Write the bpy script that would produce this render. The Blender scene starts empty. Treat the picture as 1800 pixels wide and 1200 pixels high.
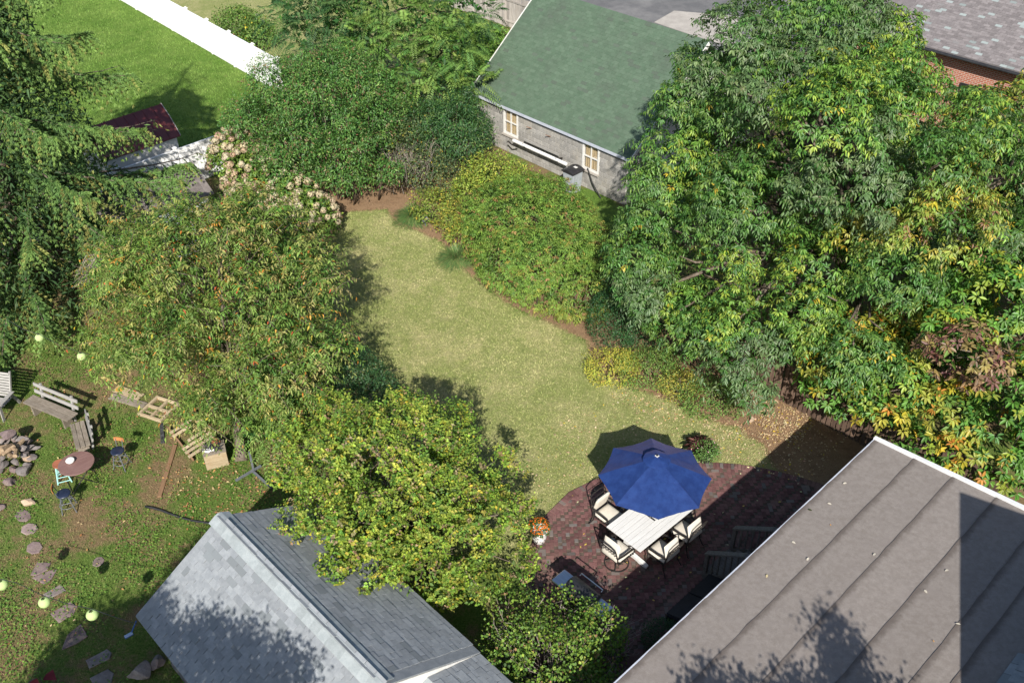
import bpy, bmesh, math, random
import numpy as np
from mathutils import Vector, Matrix, Euler

# ------------------------------------------------------------------ camera, sky, sun, exposure
SC = bpy.context.scene
COL = SC.collection
CAM_H, PITCH, ROLL, FPX = 18.95, math.radians(37.4), math.radians(-0.7), 1700.0
cam_d = bpy.data.cameras.new('camera')
cam = bpy.data.objects.new('camera', cam_d); COL.objects.link(cam)
cam_d.sensor_width = 36.0; cam_d.lens = FPX / 1800.0 * 36.0
cam_d.clip_start = 0.1; cam_d.clip_end = 1000
cam.location = (0, 0, CAM_H)
_fw = Vector((0, math.cos(PITCH), -math.sin(PITCH))); _rt = Vector((1, 0, 0)); _up = _rt.cross(_fw)
_r2 = math.cos(ROLL) * _rt + math.sin(ROLL) * _up; _u2 = -math.sin(ROLL) * _rt + math.cos(ROLL) * _up
cam.rotation_euler = Matrix((( _r2.x, _u2.x, -_fw.x), (_r2.y, _u2.y, -_fw.y), (_r2.z, _u2.z, -_fw.z))).to_euler()
SC.camera = cam

SUN_EL = math.radians(36.7)
world = bpy.data.worlds.new('World'); SC.world = world; world.use_nodes = True
wn = world.node_tree.nodes; wl = world.node_tree.links
sky = wn.new('ShaderNodeTexSky'); sky.sky_type = 'NISHITA'; sky.sun_disc = False
sky.sun_elevation = SUN_EL; sky.sun_rotation = math.pi
wl.new(sky.outputs[0], wn['Background'].inputs[0]); wn['Background'].inputs[1].default_value = 0.095
sun_d = bpy.data.lights.new('sun', 'SUN'); sun_d.energy = 5.0; sun_d.angle = math.radians(0.53); sun_d.color = (1.0, 0.945, 0.86)
sun = bpy.data.objects.new('sun', sun_d); COL.objects.link(sun)
sun.location = (0, -30, 40)
sun.rotation_euler = Vector((0, math.cos(SUN_EL), -math.sin(SUN_EL))).to_track_quat('-Z', 'Y').to_euler()
SC.view_settings.view_transform = 'Standard'; SC.view_settings.look = 'None'
SC.view_settings.exposure = 0.72; SC.view_settings.gamma = 1.0; SC.view_settings.use_curve_mapping = False
try:
    SC.cycles.use_denoising = True; SC.cycles.denoiser = 'OPENIMAGEDENOISE'
    SC.cycles.max_bounces = 6; SC.cycles.diffuse_bounces = 3; SC.cycles.transmission_bounces = 4; SC.cycles.glossy_bounces = 2
    SC.cycles.caustics_reflective = False; SC.cycles.caustics_refractive = False
except Exception:
    pass

# ------------------------------------------------------------------ survey helpers
def ray(u, v):
    a = (u - 900) / FPX; b = (600 - v) / FPX
    return _r2 * a + _u2 * b + _fw
def at(u, v, z=0.0):
    """point of the place at height z on the sight line through a point of the photograph"""
    d = ray(u, v); t = (z - CAM_H) / d.z
    return Vector((d.x * t, d.y * t, z))
GRID = math.radians(43.5)                       # the street grid: houses, garage, fences, table share it
E1 = Vector((math.cos(GRID), math.sin(GRID), 0)); E2 = Vector((-E1.y, E1.x, 0))

# ------------------------------------------------------------------ object helpers
def tag(o, label=None, cat=None, group=None, kind=None):
    if label: o['label'] = label
    if cat: o['category'] = cat
    if group: o['group'] = group
    if kind: o['kind'] = kind
    return o
def empty(name, loc=(0, 0, 0), rz=0.0, label=None, cat=None, group=None):
    o = bpy.data.objects.new(name, None); COL.objects.link(o)
    o.location = loc; o.rotation_euler = (0, 0, rz); o.empty_display_size = 0.1
    return tag(o, label, cat, group)
def link(name, me, parent=None, loc=None, rot=None):
    o = bpy.data.objects.new(name, me); COL.objects.link(o)
    if parent is not None: o.parent = parent
    if loc is not None: o.location = loc
    if rot is not None: o.rotation_euler = rot
    return o
def copy_tree(o, parent=None):
    c = o.copy(); COL.objects.link(c); c.parent = parent
    for ch in list(o.children): copy_tree(ch, c)
    return c

class MB:
    """collects shapes into one mesh"""
    def __init__(s): s.v = []; s.f = []
    def add(s, vs, fs):
        n = len(s.v); s.v += [tuple(x) for x in vs]; s.f += [tuple(i + n for i in f) for f in fs]; return s
    def box(s, c, d, rot=None):
        x, y, z = d[0] / 2, d[1] / 2, d[2] / 2
        vs = [Vector((sx * x, sy * y, sz * z)) for sz in (-1, 1) for sx, sy in ((-1, -1), (1, -1), (1, 1), (-1, 1))]
        if rot is not None:
            m = rot if isinstance(rot, Matrix) else Euler(rot).to_matrix()
            vs = [m @ v for v in vs]
        c = Vector(c)
        return s.add([v + c for v in vs], [(3, 2, 1, 0), (4, 5, 6, 7), (0, 1, 5, 4), (1, 2, 6, 5), (2, 3, 7, 6), (3, 0, 4, 7)])
    def bar(s, a, b, w, h, up=(0, 0, 1)):
        a = Vector(a); b = Vector(b); d = (b - a); L = d.length; d.normalize()
        u = Vector(up); sd = d.cross(u)
        if sd.length < 1e-4: sd = d.cross(Vector((1, 0, 0)))
        sd.normalize(); u = sd.cross(d)
        vs = []
        for p in (a, b):
            for i, j in ((-1, -1), (1, -1), (1, 1), (-1, 1)): vs.append(p + sd * (i * w / 2) + u * (j * h / 2))
        return s.add(vs, [(0, 1, 2, 3), (7, 6, 5, 4), (0, 4, 5, 1), (1, 5, 6, 2), (2, 6, 7, 3), (3, 7, 4, 0)])
    def prism(s, poly, z0, z1):
        n = len(poly)
        vs = [(p[0], p[1], z0) for p in poly] + [(p[0], p[1], z1) for p in poly]
        return s.add(vs, [tuple(range(n - 1, -1, -1)), tuple(range(n, 2 * n))] + [(i, (i + 1) % n, n + (i + 1) % n, n + i) for i in range(n)])
    def tube(s, pts, rad, n=6, cap=True):
        pts = [Vector(p) for p in pts]; m = len(pts)
        if not hasattr(rad, '__len__'): rad = [rad] * m
        vs = []; prev = None
        for i, p in enumerate(pts):
            d = (pts[min(i + 1, m - 1)] - pts[max(i - 1, 0)])
            d = d.normalized() if d.length > 1e-9 else Vector((0, 0, 1))
            if prev is None:
                a = d.cross(Vector((0, 0, 1)))
                if a.length < 1e-3: a = d.cross(Vector((1, 0, 0)))
            else:
                a = prev - d * prev.dot(d)
            a.normalize(); prev = a; b = d.cross(a)
            for k in range(n):
                t = 2 * math.pi * k / n; vs.append(p + (a * math.cos(t) + b * math.sin(t)) * rad[i])
        fs = [(i * n + k, i * n + (k + 1) % n, (i + 1) * n + (k + 1) % n, (i + 1) * n + k) for i in range(m - 1) for k in range(n)]
        if cap: fs += [tuple(range(n - 1, -1, -1)), tuple(range((m - 1) * n, m * n))]
        return s.add(vs, fs)
    def lathe(s, prof, n=24, c=(0, 0, 0)):
        vs = [(c[0] + r * math.cos(2 * math.pi * k / n), c[1] + r * math.sin(2 * math.pi * k / n), c[2] + z) for r, z in prof for k in range(n)]
        fs = [(i * n + k, i * n + (k + 1) % n, (i + 1) * n + (k + 1) % n, (i + 1) * n + k) for i in range(len(prof) - 1) for k in range(n)]
        if prof[0][0] > 1e-6: fs.append(tuple(range(n - 1, -1, -1)))
        if prof[-1][0] > 1e-6: fs.append(tuple(range((len(prof) - 1) * n, len(prof) * n)))
        return s.add(vs, fs)
    def mesh(s, name, mat, smooth=False, bevel=0.0):
        me = bpy.data.meshes.new(name); me.from_pydata(s.v, [], s.f)
        if bevel:
            bm = bmesh.new(); bm.from_mesh(me)
            bmesh.ops.bevel(bm, geom=list(bm.edges), offset=bevel, segments=1, affect='EDGES', clamp_overlap=True)
            bm.to_mesh(me); bm.free()
        me.materials.append(mat)
        if smooth: me.polygons.foreach_set('use_smooth', [True] * len(me.polygons))
        me.update(); return me
    def build(s, name, mat, parent=None, loc=None, rot=None, smooth=False, bevel=0.0):
        return link(name, s.mesh(name, mat, smooth, bevel), parent, loc, rot)

def np_mesh(name, V, F, mat, col=None, smooth=False):
    """V (n,3), F (m,k) all faces with k corners"""
    me = bpy.data.meshes.new(name)
    m, k = F.shape
    me.vertices.add(len(V)); me.vertices.foreach_set('co', np.ascontiguousarray(V, dtype=np.float32).ravel())
    me.loops.add(m * k); me.loops.foreach_set('vertex_index', np.ascontiguousarray(F, dtype=np.int32).ravel())
    me.polygons.add(m); me.polygons.foreach_set('loop_start', np.arange(0, m * k, k, dtype=np.int32))
    if smooth: me.polygons.foreach_set('use_smooth', np.ones(m, dtype=bool))
    if col is not None:
        a = me.attributes.new('Col', 'FLOAT_COLOR', 'POINT')
        c = np.ones((len(V), 4), dtype=np.float32); c[:, :3] = col
        a.data.foreach_set('color', c.ravel())
    me.update(calc_edges=True); me.materials.append(mat)
    return me

# ------------------------------------------------------------------ materials
def _mat(name):
    m = bpy.data.materials.new(name); m.use_nodes = True
    nt = m.node_tree; return m, nt, nt.nodes, nt.links, nt.nodes['Principled BSDF']
def _mix(N, L, fac, a, b, mode='MIX'):
    n = N.new('ShaderNodeMix'); n.data_type = 'RGBA'; n.blend_type = mode
    for sock, val in ((n.inputs[0], fac), (n.inputs[6], a), (n.inputs[7], b)):
        if hasattr(val, 'is_linked') or hasattr(val, 'links'): L.new(val, sock)
        elif isinstance(val, (int, float)): sock.default_value = val
        else: sock.default_value = (*val, 1)
    return n.outputs[2]
def _noise(N, L, vec, scale, detail=4, rough=0.6, dist=0.0):
    n = N.new('ShaderNodeTexNoise'); n.inputs['Scale'].default_value = scale; n.inputs['Detail'].default_value = detail
    n.inputs['Roughness'].default_value = rough; n.inputs['Distortion'].default_value = dist
    if vec is not None: L.new(vec, n.inputs['Vector'])
    return n.outputs['Fac']
def _ramp(N, L, fac, a, b, lo=0.0, hi=1.0):
    n = N.new('ShaderNodeMapRange'); n.inputs[1].default_value = a; n.inputs[2].default_value = b
    n.inputs[3].default_value = lo; n.inputs[4].default_value = hi; n.clamp = True; n.interpolation_type = 'SMOOTHSTEP'
    L.new(fac, n.inputs[0]); return n.outputs[0]
def _math(N, L, op, a, b=0.0):
    n = N.new('ShaderNodeMath'); n.operation = op
    for s, v in ((n.inputs[0], a), (n.inputs[1], b)):
        if isinstance(v, (int, float)): s.default_value = v
        else: L.new(v, s)
    return n.outputs[0]
def _bump(N, L, h, strength, dist, P):
    b = N.new('ShaderNodeBump'); b.inputs['Strength'].default_value = strength; b.inputs['Distance'].default_value = dist
    L.new(h, b.inputs['Height']); L.new(b.outputs[0], P.inputs['Normal'])

def surf(name, c1, c2, scale=6.0, rough=0.7, spec=0.3, bump=0.3, bdist=0.01, fine=60.0, grain=None, metal=0.0, piece=0.0, c3=None, c3amt=0.0, dirt=None, dirt_scale=1.2, world_space=False):
    """weathered surface: two colours mixed by noise, optional wood grain (axis stretch), per-piece tint, stains"""
    m, nt, N, L, P = _mat(name)
    if world_space:
        g = N.new('ShaderNodeNewGeometry'); vec = g.outputs['Position']
    else:
        t = N.new('ShaderNodeTexCoord'); vec = t.outputs['Object']
    oi = N.new('ShaderNodeObjectInfo'); gi = N.new('ShaderNodeNewGeometry')
    rnd = _math(N, L, 'FRACT', _math(N, L, 'ADD', oi.outputs['Random'], gi.outputs['Random Per Island']))
    ad = N.new('ShaderNodeVectorMath'); ad.operation = 'ADD'; L.new(vec, ad.inputs[0])
    cb = N.new('ShaderNodeCombineXYZ'); L.new(_math(N, L, 'MULTIPLY', rnd, 37.0), cb.inputs[0]); L.new(_math(N, L, 'MULTIPLY', rnd, 91.0), cb.inputs[1])
    L.new(cb.outputs[0], ad.inputs[1]); v = ad.outputs[0]
    if world_space: v = vec
    vg = v
    if grain:
        mp = N.new('ShaderNodeMapping'); L.new(v, mp.inputs[0]); mp.inputs['Scale'].default_value = grain; vg = mp.outputs[0]
    n1 = _noise(N, L, vg, scale, 5, 0.65)
    base = _mix(N, L, _ramp(N, L, n1, 0.32, 0.68), c1, c2)
    n2 = _noise(N, L, vg, fine, 3, 0.6)
    base = _mix(N, L, _ramp(N, L, n2, 0.3, 0.7, 0.0, 0.35), base, tuple(x * 0.55 for x in c1))
    if c3 is not None:
        base = _mix(N, L, _ramp(N, L, rnd, 1.0 - c3amt - 0.01, 1.0 - c3amt + 0.01), base, c3)
    if piece:
        hv = N.new('ShaderNodeHueSaturation'); L.new(base, hv.inputs['Color'])
        L.new(_ramp(N, L, _math(N, L, 'FRACT', _math(N, L, 'MULTIPLY', rnd, 7.31)), 0, 1, 1 - piece, 1 + piece), hv.inputs['Value']); base = hv.outputs[0]
    if dirt is not None:
        g2 = N.new('ShaderNodeNewGeometry')
        base = _mix(N, L, _ramp(N, L, _noise(N, L, g2.outputs['Position'], dirt_scale, 6, 0.7), 0.45, 0.75, 0, 0.8), base, dirt)
    L.new(base, P.inputs['Base Color'])
    P.inputs['Roughness'].default_value = rough; P.inputs['Specular IOR Level'].default_value = spec; P.inputs['Metallic'].default_value = metal
    if bump: _bump(N, L, _math(N, L, 'ADD', n1, _math(N, L, 'MULTIPLY', n2, 0.6)), bump, bdist, P)
    return m

def leafmat(name, rough=0.45, spec=0.45, trans=0.35, tint=(1.0, 1.15, 0.45), gain=1.0):
    m, nt, N, L, P = _mat(name)
    a_ = N.new('ShaderNodeAttribute'); a_.attribute_name = 'Col'
    a = N.new('ShaderNodeHueSaturation'); a.inputs['Value'].default_value = gain; L.new(a_.outputs['Color'], a.inputs['Color'])
    L.new(a.outputs['Color'], P.inputs['Base Color']); P.inputs['Roughness'].default_value = rough; P.inputs['Specular IOR Level'].default_value = spec
    tr = N.new('ShaderNodeBsdfTranslucent'); L.new(_mix(N, L, 1.0, a.outputs['Color'], tint, 'MULTIPLY'), tr.inputs[0])
    mx = N.new('ShaderNodeMixShader'); mx.inputs[0].default_value = trans
    L.new(P.outputs[0], mx.inputs[1]); L.new(tr.outputs[0], mx.inputs[2]); L.new(mx.outputs[0], N['Material Output'].inputs[0])
    return m

M = {}
M['leaf'] = leafmat('leaf_surface', 0.52, 0.28, 0.36, gain=1.3)
M['leaf_gloss'] = leafmat('glossy_leaf_surface', 0.44, 0.42, 0.33, gain=1.28)
M['needle'] = leafmat('needle_surface', 0.6, 0.2, 0.2, gain=1.45)
M['petal'] = leafmat('petal_surface', 0.7, 0.15, 0.3, (1, 0.95, 0.85))
M['litter'] = leafmat('dry_leaf_surface', 0.8, 0.15, 0.15, (1, .9, .7))
M['bark'] = surf('bark', (.10, .075, .055), (.19, .16, .13), 9, .9, .1, .8, .02, 40, grain=(1, 1, .25))
M['twig'] = surf('grey_twig', (.20, .17, .14), (.34, .30, .26), 12, .85, .15, .3, .004, 60)
M['old_wood'] = surf('weathered_wood', (.17, .14, .11), (.28, .245, .205), 5, .85, .15, .5, .004, 30, grain=(.7, 8, 8), piece=.14, dirt=(.12, .10, .075), dirt_scale=3)
M['grey_wood'] = surf('silvered_wood', (.26, .25, .235), (.38, .37, .35), 5, .85, .15, .5, .004, 30, grain=(.7, 8, 8), piece=.1)
M['grey_wood_v'] = surf('silvered_upright_wood', (.27, .245, .22), (.42, .39, .36), 4, .88, .12, .5, .006, 24, grain=(6, 6, .5), piece=.2)
M['new_wood'] = surf('pale_wood', (.34, .265, .165), (.46, .375, .26), 5, .75, .2, .4, .003, 40, grain=(.7, 8, 8), piece=.15, dirt=(.3, .22, .13), dirt_scale=4)
M['brown_wood'] = surf('brown_wood', (.17, .10, .055), (.28, .17, .10), 5, .75, .2, .4, .003, 40, grain=(.7, 8, 8), piece=.15)
M['dark_fence'] = surf('dark_fence_wood', (.09, .06, .045), (.17, .115, .085), 4, .88, .1, .5, .006, 26, grain=(6, 6, .5), piece=.25)
M['deck_wood'] = surf('dark_stair_wood', (.11, .10, .09), (.19, .17, .15), 5, .85, .15, .4, .004, 30, grain=(1, 6, 6), piece=.12)
M['white_vinyl'] = surf('white_vinyl', (.80, .80, .79), (.84, .84, .83), 1.5, .35, .4, .03, .002, 20)
M['white_paint'] = surf('white_paint', (.60, .595, .57), (.67, .665, .64), 3, .5, .3, .1, .002, 30, dirt=(.55, .53, .48), dirt_scale=2.5)
M['table_white'] = surf('white_table_plank', (.57, .57, .565), (.65, .65, .645), 4, .55, .3, .15, .002, 40, grain=(.6, 6, 6), piece=.03)
M['asphalt'] = surf('asphalt', (.115, .115, .118), (.16, .157, .157), 1.2, .9, .15, .5, .01, 45, world_space=True, dirt=(.21, .205, .20), dirt_scale=.35)
M['concrete'] = surf('concrete', (.33, .305, .275), (.42, .39, .35), 1.5, .85, .2, .3, .006, 40, world_space=True)
M['block'] = surf('cinder_block', (.25, .243, .23), (.33, .32, .302), 7, .9, .15, .5, .006, 70, piece=.16, dirt=(.29, .265, .22), dirt_scale=.8)
M['mortar'] = surf('mortar', (.50, .48, .45), (.58, .56, .52), 8, .9, .1, .3, .004, 60)
M['green_shingle'] = surf('green_shingle', (.070, .112, .074), (.096, .14, .098), 2.0, .85, .2, .4, .004, 60, piece=.06, c3=(.075, .10, .076), c3amt=.06, dirt=(.066, .086, .066), dirt_scale=.6)
M['grey_shingle'] = surf('blue_grey_shingle', (.205, .222, .24), (.27, .288, .303), 6, .85, .2, .5, .004, 110, piece=.09, c3=(.17, .187, .198), c3amt=.12)
M['ridge_shingle'] = surf('sunlit_ridge_shingle', (.25, .28, .29), (.32, .35, .36), 6, .85, .2, .4, .004, 90, piece=.08)  # the roof's own shingle, coloured paler to paint in sunlight on the ridge
M['pink_shingle'] = surf('pinkish_grey_shingle', (.155, .14, .142), (.205, .188, .188), 5, .85, .2, .4, .004, 60, piece=.16, c3=(.22, .25, .248), c3amt=.1)
M['brown_shingle'] = surf('brown_grey_shingle', (.115, .10, .094), (.165, .145, .136), 5, .85, .2, .4, .004, 60, piece=.18)
M['roll_roof'] = surf('roll_roofing', (.19, .167, .151), (.236, .211, .194), 9.0, .9, .2, 1.0, .004, 75, piece=.05, dirt=(.19, .168, .155), dirt_scale=1.6)
M['maroon_metal'] = surf('maroon_metal_roof', (.115, .022, .024), (.16, .036, .036), 2, .4, .5, .1, .003, 30, dirt=(.07, .025, .022), dirt_scale=2)
M['white_metal'] = surf('white_trim_metal', (.62, .63, .64), (.68, .69, .70), 2, .4, .4, .05, .002, 30)
M['blue_white_metal'] = surf('pale_trim', (.40, .43, .50), (.46, .49, .56), 2, .4, .4, .05, .002, 30)
M['dark_metal'] = surf('dark_cast_metal', (.018, .016, .015), (.035, .03, .028), 12, .45, .4, .2, .002, 60)
M['grey_metal'] = surf('grey_painted_metal', (.09, .10, .115), (.14, .15, .165), 9, .5, .4, .2, .002, 60)
M['steel'] = surf('brushed_steel', (.52, .54, .57), (.62, .64, .67), 3, .28, .5, .05, .001, 60, grain=(1, 12, 12), metal=1.0)
M['black_plastic'] = surf('black_plastic', (.018, .018, .02), (.032, .032, .034), 6, .4, .45, .1, .002, 60)
M['grey_plastic'] = surf('grey_plastic', (.30, .33, .36), (.38, .41, .44), 6, .45, .4, .1, .002, 60)
M['navy_seat'] = surf('navy_vinyl_seat', (.012, .018, .04), (.022, .03, .06), 6, .35, .5, .15, .002, 40)
M['cushion'] = surf('cream_cushion', (.55, .51, .44), (.62, .58, .51), 5, .9, .1, .25, .006, 150)
M['pole'] = surf('umbrella_pole_metal', (.25, .23, .20), (.32, .30, .27), 6, .4, .5, .1, .001, 60)
M['brick_red'] = surf('red_paver', (.115, .054, .053), (.165, .086, .08), 9, .85, .2, .5, .004, 60, piece=.25, c3=(.11, .098, .092), c3amt=.12, dirt=(.20, .13, .105), dirt_scale=.9)
M['brick_wall'] = surf('red_wall_brick', (.20, .055, .03), (.28, .09, .05), 9, .85, .2, .4, .004, 60, piece=.2)
M['sand'] = surf('joint_sand', (.075, .055, .045), (.13, .10, .08), 9, .95, .1, .5, .004, 60, world_space=True)
M['curtain'] = surf('tan_curtain', (.40, .31, .18), (.54, .44, .28), 4, .9, .1, .2, .01, 20, grain=(9, 9, .2))
M['stone_purple'] = surf('purple_grey_flagstone', (.17, .125, .125), (.27, .205, .195), 4, .9, .15, .6, .01, 40, piece=.2, dirt=(.22, .18, .14), dirt_scale=4)
M['stone_tan'] = surf('tan_fieldstone', (.28, .20, .14), (.42, .32, .23), 4, .9, .15, .6, .012, 40, piece=.15, dirt=(.2, .16, .12), dirt_scale=4)
M['stone_grey'] = surf('grey_fieldstone', (.14, .125, .12), (.25, .225, .215), 4, .9, .15, .6, .012, 40, piece=.25, dirt=(.2, .15, .14), dirt_scale=4)
M['log'] = surf('split_log', (.20, .14, .09), (.36, .27, .18), 5, .9, .1, .6, .008, 40, grain=(.6, 6, 6), piece=.25)
M['ash'] = surf('charred_wood', (.02, .02, .022), (.09, .09, .095), 14, .9, .15, .8, .01, 60)
M['lantern'] = leafmat('paper_lantern', .7, .1, .4, (1, 1, .9))
M['red_fabric'] = surf('maroon_fabric', (.10, .014, .02), (.15, .025, .032), 4, .8, .15, .3, .006, 80)
M['blue_plastic'] = surf('blue_plastic', (.03, .09, .30), (.05, .13, .38), 5, .4, .4, .05, .002, 40)
M['solar'] = surf('pale_panel', (.38, .45, .62), (.46, .53, .70), 5, .25, .5, .02, .001, 40)
M['turquoise'] = surf('turquoise_paint', (.28, .55, .52), (.36, .64, .60), 5, .6, .3, .15, .002, 40)
M['red_brown_seat'] = surf('red_brown_seat', (.26, .085, .045), (.36, .14, .08), 5, .6, .3, .2, .002, 40, grain=(.8, 6, 6))
M['orange_wood'] = surf('varnished_back', (.36, .145, .05), (.46, .20, .075), 5, .5, .35, .2, .002, 40, grain=(.8, 6, 6))
M['table_top'] = surf('brown_laminate', (.17, .095, .085), (.225, .135, .12), 4, .5, .4, .1, .001, 60, grain=(.5, 6, 6))
M['ceramic'] = surf('white_ceramic', (.78, .78, .77), (.82, .82, .81), 4, .3, .5, .05, .001, 30)
M['yellow_board'] = surf('amber_panel', (.48, .24, .035), (.58, .32, .06), 4, .7, .2, .2, .002, 40)
M['rust'] = surf('rusty_rod', (.16, .085, .055), (.25, .14, .09), 12, .85, .2, .3, .002, 60)
M['siding'] = surf('house_siding', (.10, .10, .11), (.14, .14, .15), 3, .8, .2, .2, .003, 40)
M['black_flat'] = surf('dark_painted_hatch', (.012, .012, .015), (.022, .022, .026), 5, .6, .3, .1, .002, 40)
M['soil'] = surf('potting_soil', (.03, .022, .016), (.06, .045, .03), 20, .95, .05, .6, .01, 60)

def umbrella_mat():
    m, nt, N, L, P = _mat('navy_canopy_cloth')
    t = N.new('ShaderNodeTexCoord'); n = _noise(N, L, t.outputs['Object'], 5, 4); n2 = _noise(N, L, t.outputs['Object'], 120, 2)
    c = _mix(N, L, _ramp(N, L, n, .3, .7), (.008, .026, .115), (.014, .040, .155))
    L.new(c, P.inputs['Base Color']); P.inputs['Roughness'].default_value = .75; P.inputs['Specular IOR Level'].default_value = .2
    try:
        P.inputs['Sheen Weight'].default_value = .15; P.inputs['Sheen Roughness'].default_value = .4; P.inputs['Sheen Tint'].default_value = (.6, .5, .8, 1)
    except Exception: pass
    _bump(N, L, _math(N, L, 'ADD', n, _math(N, L, 'MULTIPLY', n2, .1)), .6, .03, P)
    tr = N.new('ShaderNodeBsdfTranslucent'); L.new(c, tr.inputs[0]); mx = N.new('ShaderNodeMixShader'); mx.inputs[0].default_value = .1
    L.new(P.outputs[0], mx.inputs[1]); L.new(tr.outputs[0], mx.inputs[2]); L.new(mx.outputs[0], N['Material Output'].inputs[0])
    return m
M['canopy'] = umbrella_mat()
def glass_mat():
    m, nt, N, L, P = _mat('window_pane_glass')
    P.inputs['Base Color'].default_value = (.9, .93, .95, 1); P.inputs['Roughness'].default_value = .03
    tr = N.new('ShaderNodeBsdfTransparent'); gl = N.new('ShaderNodeBsdfGlossy'); gl.inputs['Roughness'].default_value = .02
    mx = N.new('ShaderNodeMixShader'); mx.inputs[0].default_value = .12; L.new(tr.outputs[0], mx.inputs[1]); L.new(gl.outputs[0], mx.inputs[2])
    L.new(mx.outputs[0], N['Material Output'].inputs[0]); return m
M['glass'] = glass_mat()

# ground colours: weedy yard / dry lawn / lush lawn / mulch, chosen by painted zone weights and broken up by noise
def ground_colour(N, L, zone_socket, blades=False):
    g = N.new('ShaderNodeNewGeometry'); pos = g.outputs['Position']
    sp = N.new('ShaderNodeSeparateColor'); L.new(zone_socket, sp.inputs[0])
    nb = _noise(N, L, pos, .55, 6, .65); nm = _noise(N, L, pos, 2.6, 6, .7); nf = _noise(N, L, pos, 16, 5, .75); ns = _noise(N, L, pos, 60, 4, .7)
    mix1 = _math(N, L, 'ADD', _math(N, L, 'MULTIPLY', nb, .5), _math(N, L, 'ADD', _math(N, L, 'MULTIPLY', nm, .3), _math(N, L, 'MULTIPLY', nf, .2)))
    # weedy yard: green with bare brown patches
    weed = _mix(N, L, _ramp(N, L, nf, .35, .65), (.075, .135, .025), (.15, .21, .05))
    dirt = _mix(N, L, _ramp(N, L, ns, .3, .7), (.19, .13, .07), (.26, .185, .105))
    yard = _mix(N, L, _ramp(N, L, _math(N, L, 'ADD', mix1, _math(N, L, 'MULTIPLY', _math(N, L, 'SUBTRACT', ns, .5), .25)), .455, .56), weed, dirt)
    # dry lawn
    lawn_a = _mix(N, L, _ramp(N, L, nf, .3, .7), (.185, .22, .066), (.26, .29, .10))
    lawn_b = _mix(N, L, _ramp(N, L, nf, .3, .7), (.37, .335, .16), (.47, .42, .225))
    lawn = _mix(N, L, _ramp(N, L, _math(N, L, 'ADD', mix1, _math(N, L, 'MULTIPLY', _math(N, L, 'SUBTRACT', ns, .5), .85)), .445, .66), lawn_a, lawn_b)
    nw = _noise(N, L, pos, 7, 4, .75); lawn = _mix(N, L, _ramp(N, L, nw, .54, .68, 0, .6), lawn, (.13, .185, .05)); lawn = _mix(N, L, _ramp(N, L, nw, .34, .46, .5, 0), lawn, (.44, .40, .21))
    lush = _mix(N, L, _ramp(N, L, _math(N, L, 'ADD', mix1, _math(N, L, 'MULTIPLY', _math(N, L, 'SUBTRACT', ns, .5), .3)), .36, .66), (.085, .165, .026), (.165, .25, .055))
    lush = _mix(N, L, _ramp(N, L, nm, .60, .72, 0, .6), lush, (.26, .25, .09))
    mul = _mix(N, L, _ramp(N, L, ns, .3, .7), (.25, .155, .09), (.36, .245, .15))
    mul = _mix(N, L, _ramp(N, L, nm, .4, .7, 0, .5), mul, (.14, .085, .05))
    brk = _math(N, L, 'MULTIPLY', _math(N, L, 'SUBTRACT', _math(N, L, 'ADD', _math(N, L, 'MULTIPLY', nf, .6), _math(N, L, 'MULTIPLY', nm, .4)), .5), 2.0)
    c = _mix(N, L, _ramp(N, L, _math(N, L, 'ADD', sp.outputs[1], brk), .35, .65), yard, lawn)
    c = _mix(N, L, _ramp(N, L, _math(N, L, 'ADD', sp.outputs[2], brk), .35, .65), c, lush)
    c = _mix(N, L, _ramp(N, L, _math(N, L, 'ADD', sp.outputs[0], brk), .35, .65), c, mul)
    return c, nf, ns, g
def ground_mat():
    m, nt, N, L, P = _mat('yard_ground')
    a = N.new('ShaderNodeAttribute'); a.attribute_name = 'Col'
    c, nf, ns, g = ground_colour(N, L, a.outputs['Color'])
    L.new(c, P.inputs['Base Color']); P.inputs['Roughness'].default_value = .95; P.inputs['Specular IOR Level'].default_value = .08
    _bump(N, L, _math(N, L, 'ADD', nf, ns), .9, .05, P); return m
def blade_mat():
    m, nt, N, L, P = _mat('grass_blade')
    a = N.new('ShaderNodeAttribute'); a.attribute_name = 'Col'
    c, nf, ns, g = ground_colour(N, L, a.outputs['Color'])
    hv = N.new('ShaderNodeHueSaturation'); L.new(c, hv.inputs['Color'])
    L.new(_ramp(N, L, g.outputs['Random Per Island'], 0, 1, .75, 1.35), hv.inputs['Value'])
    L.new(hv.outputs[0], P.inputs['Base Color']); P.inputs['Roughness'].default_value = .7; P.inputs['Specular IOR Level'].default_value = .2
    return m
M['ground'] = ground_mat(); M['blade'] = blade_mat()
# ------------------------------------------------------------------ the ground: one sheet with zone weights
def pip(poly, X, Y):
    inside = np.zeros(X.shape, bool); dist = np.full(X.shape, 1e9); n = len(poly)
    for i in range(n):
        x1, y1 = poly[i]; x2, y2 = poly[(i + 1) % n]
        c = ((y1 > Y) != (y2 > Y)) & (X < (x2 - x1) * (Y - y1) / ((y2 - y1) if abs(y2 - y1) > 1e-12 else 1e-12) + x1)
        inside ^= c
        dx, dy = x2 - x1, y2 - y1; t = np.clip(((X - x1) * dx + (Y - y1) * dy) / (dx * dx + dy * dy + 1e-12), 0, 1)
        dist = np.minimum(dist, np.hypot(X - x1 - t * dx, Y - y1 - t * dy))
    return np.where(inside, dist, -dist)
def px(*L): return [(at(u, v).x, at(u, v).y) for u, v in L]
Z_LAWN = px((560, 470), (585, 410), (610, 372), (680, 368), (700, 395), (735, 405), (775, 425), (805, 465), (862, 512), (912, 546), (968, 568), (1030, 600), (1050, 650), (1110, 680),
            (1180, 700), (1240, 735), (1300, 748), (1350, 785), (1370, 830), (1250, 850), (1060, 870), (940, 950), (900, 1000), (640, 900), (560, 640))
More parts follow.
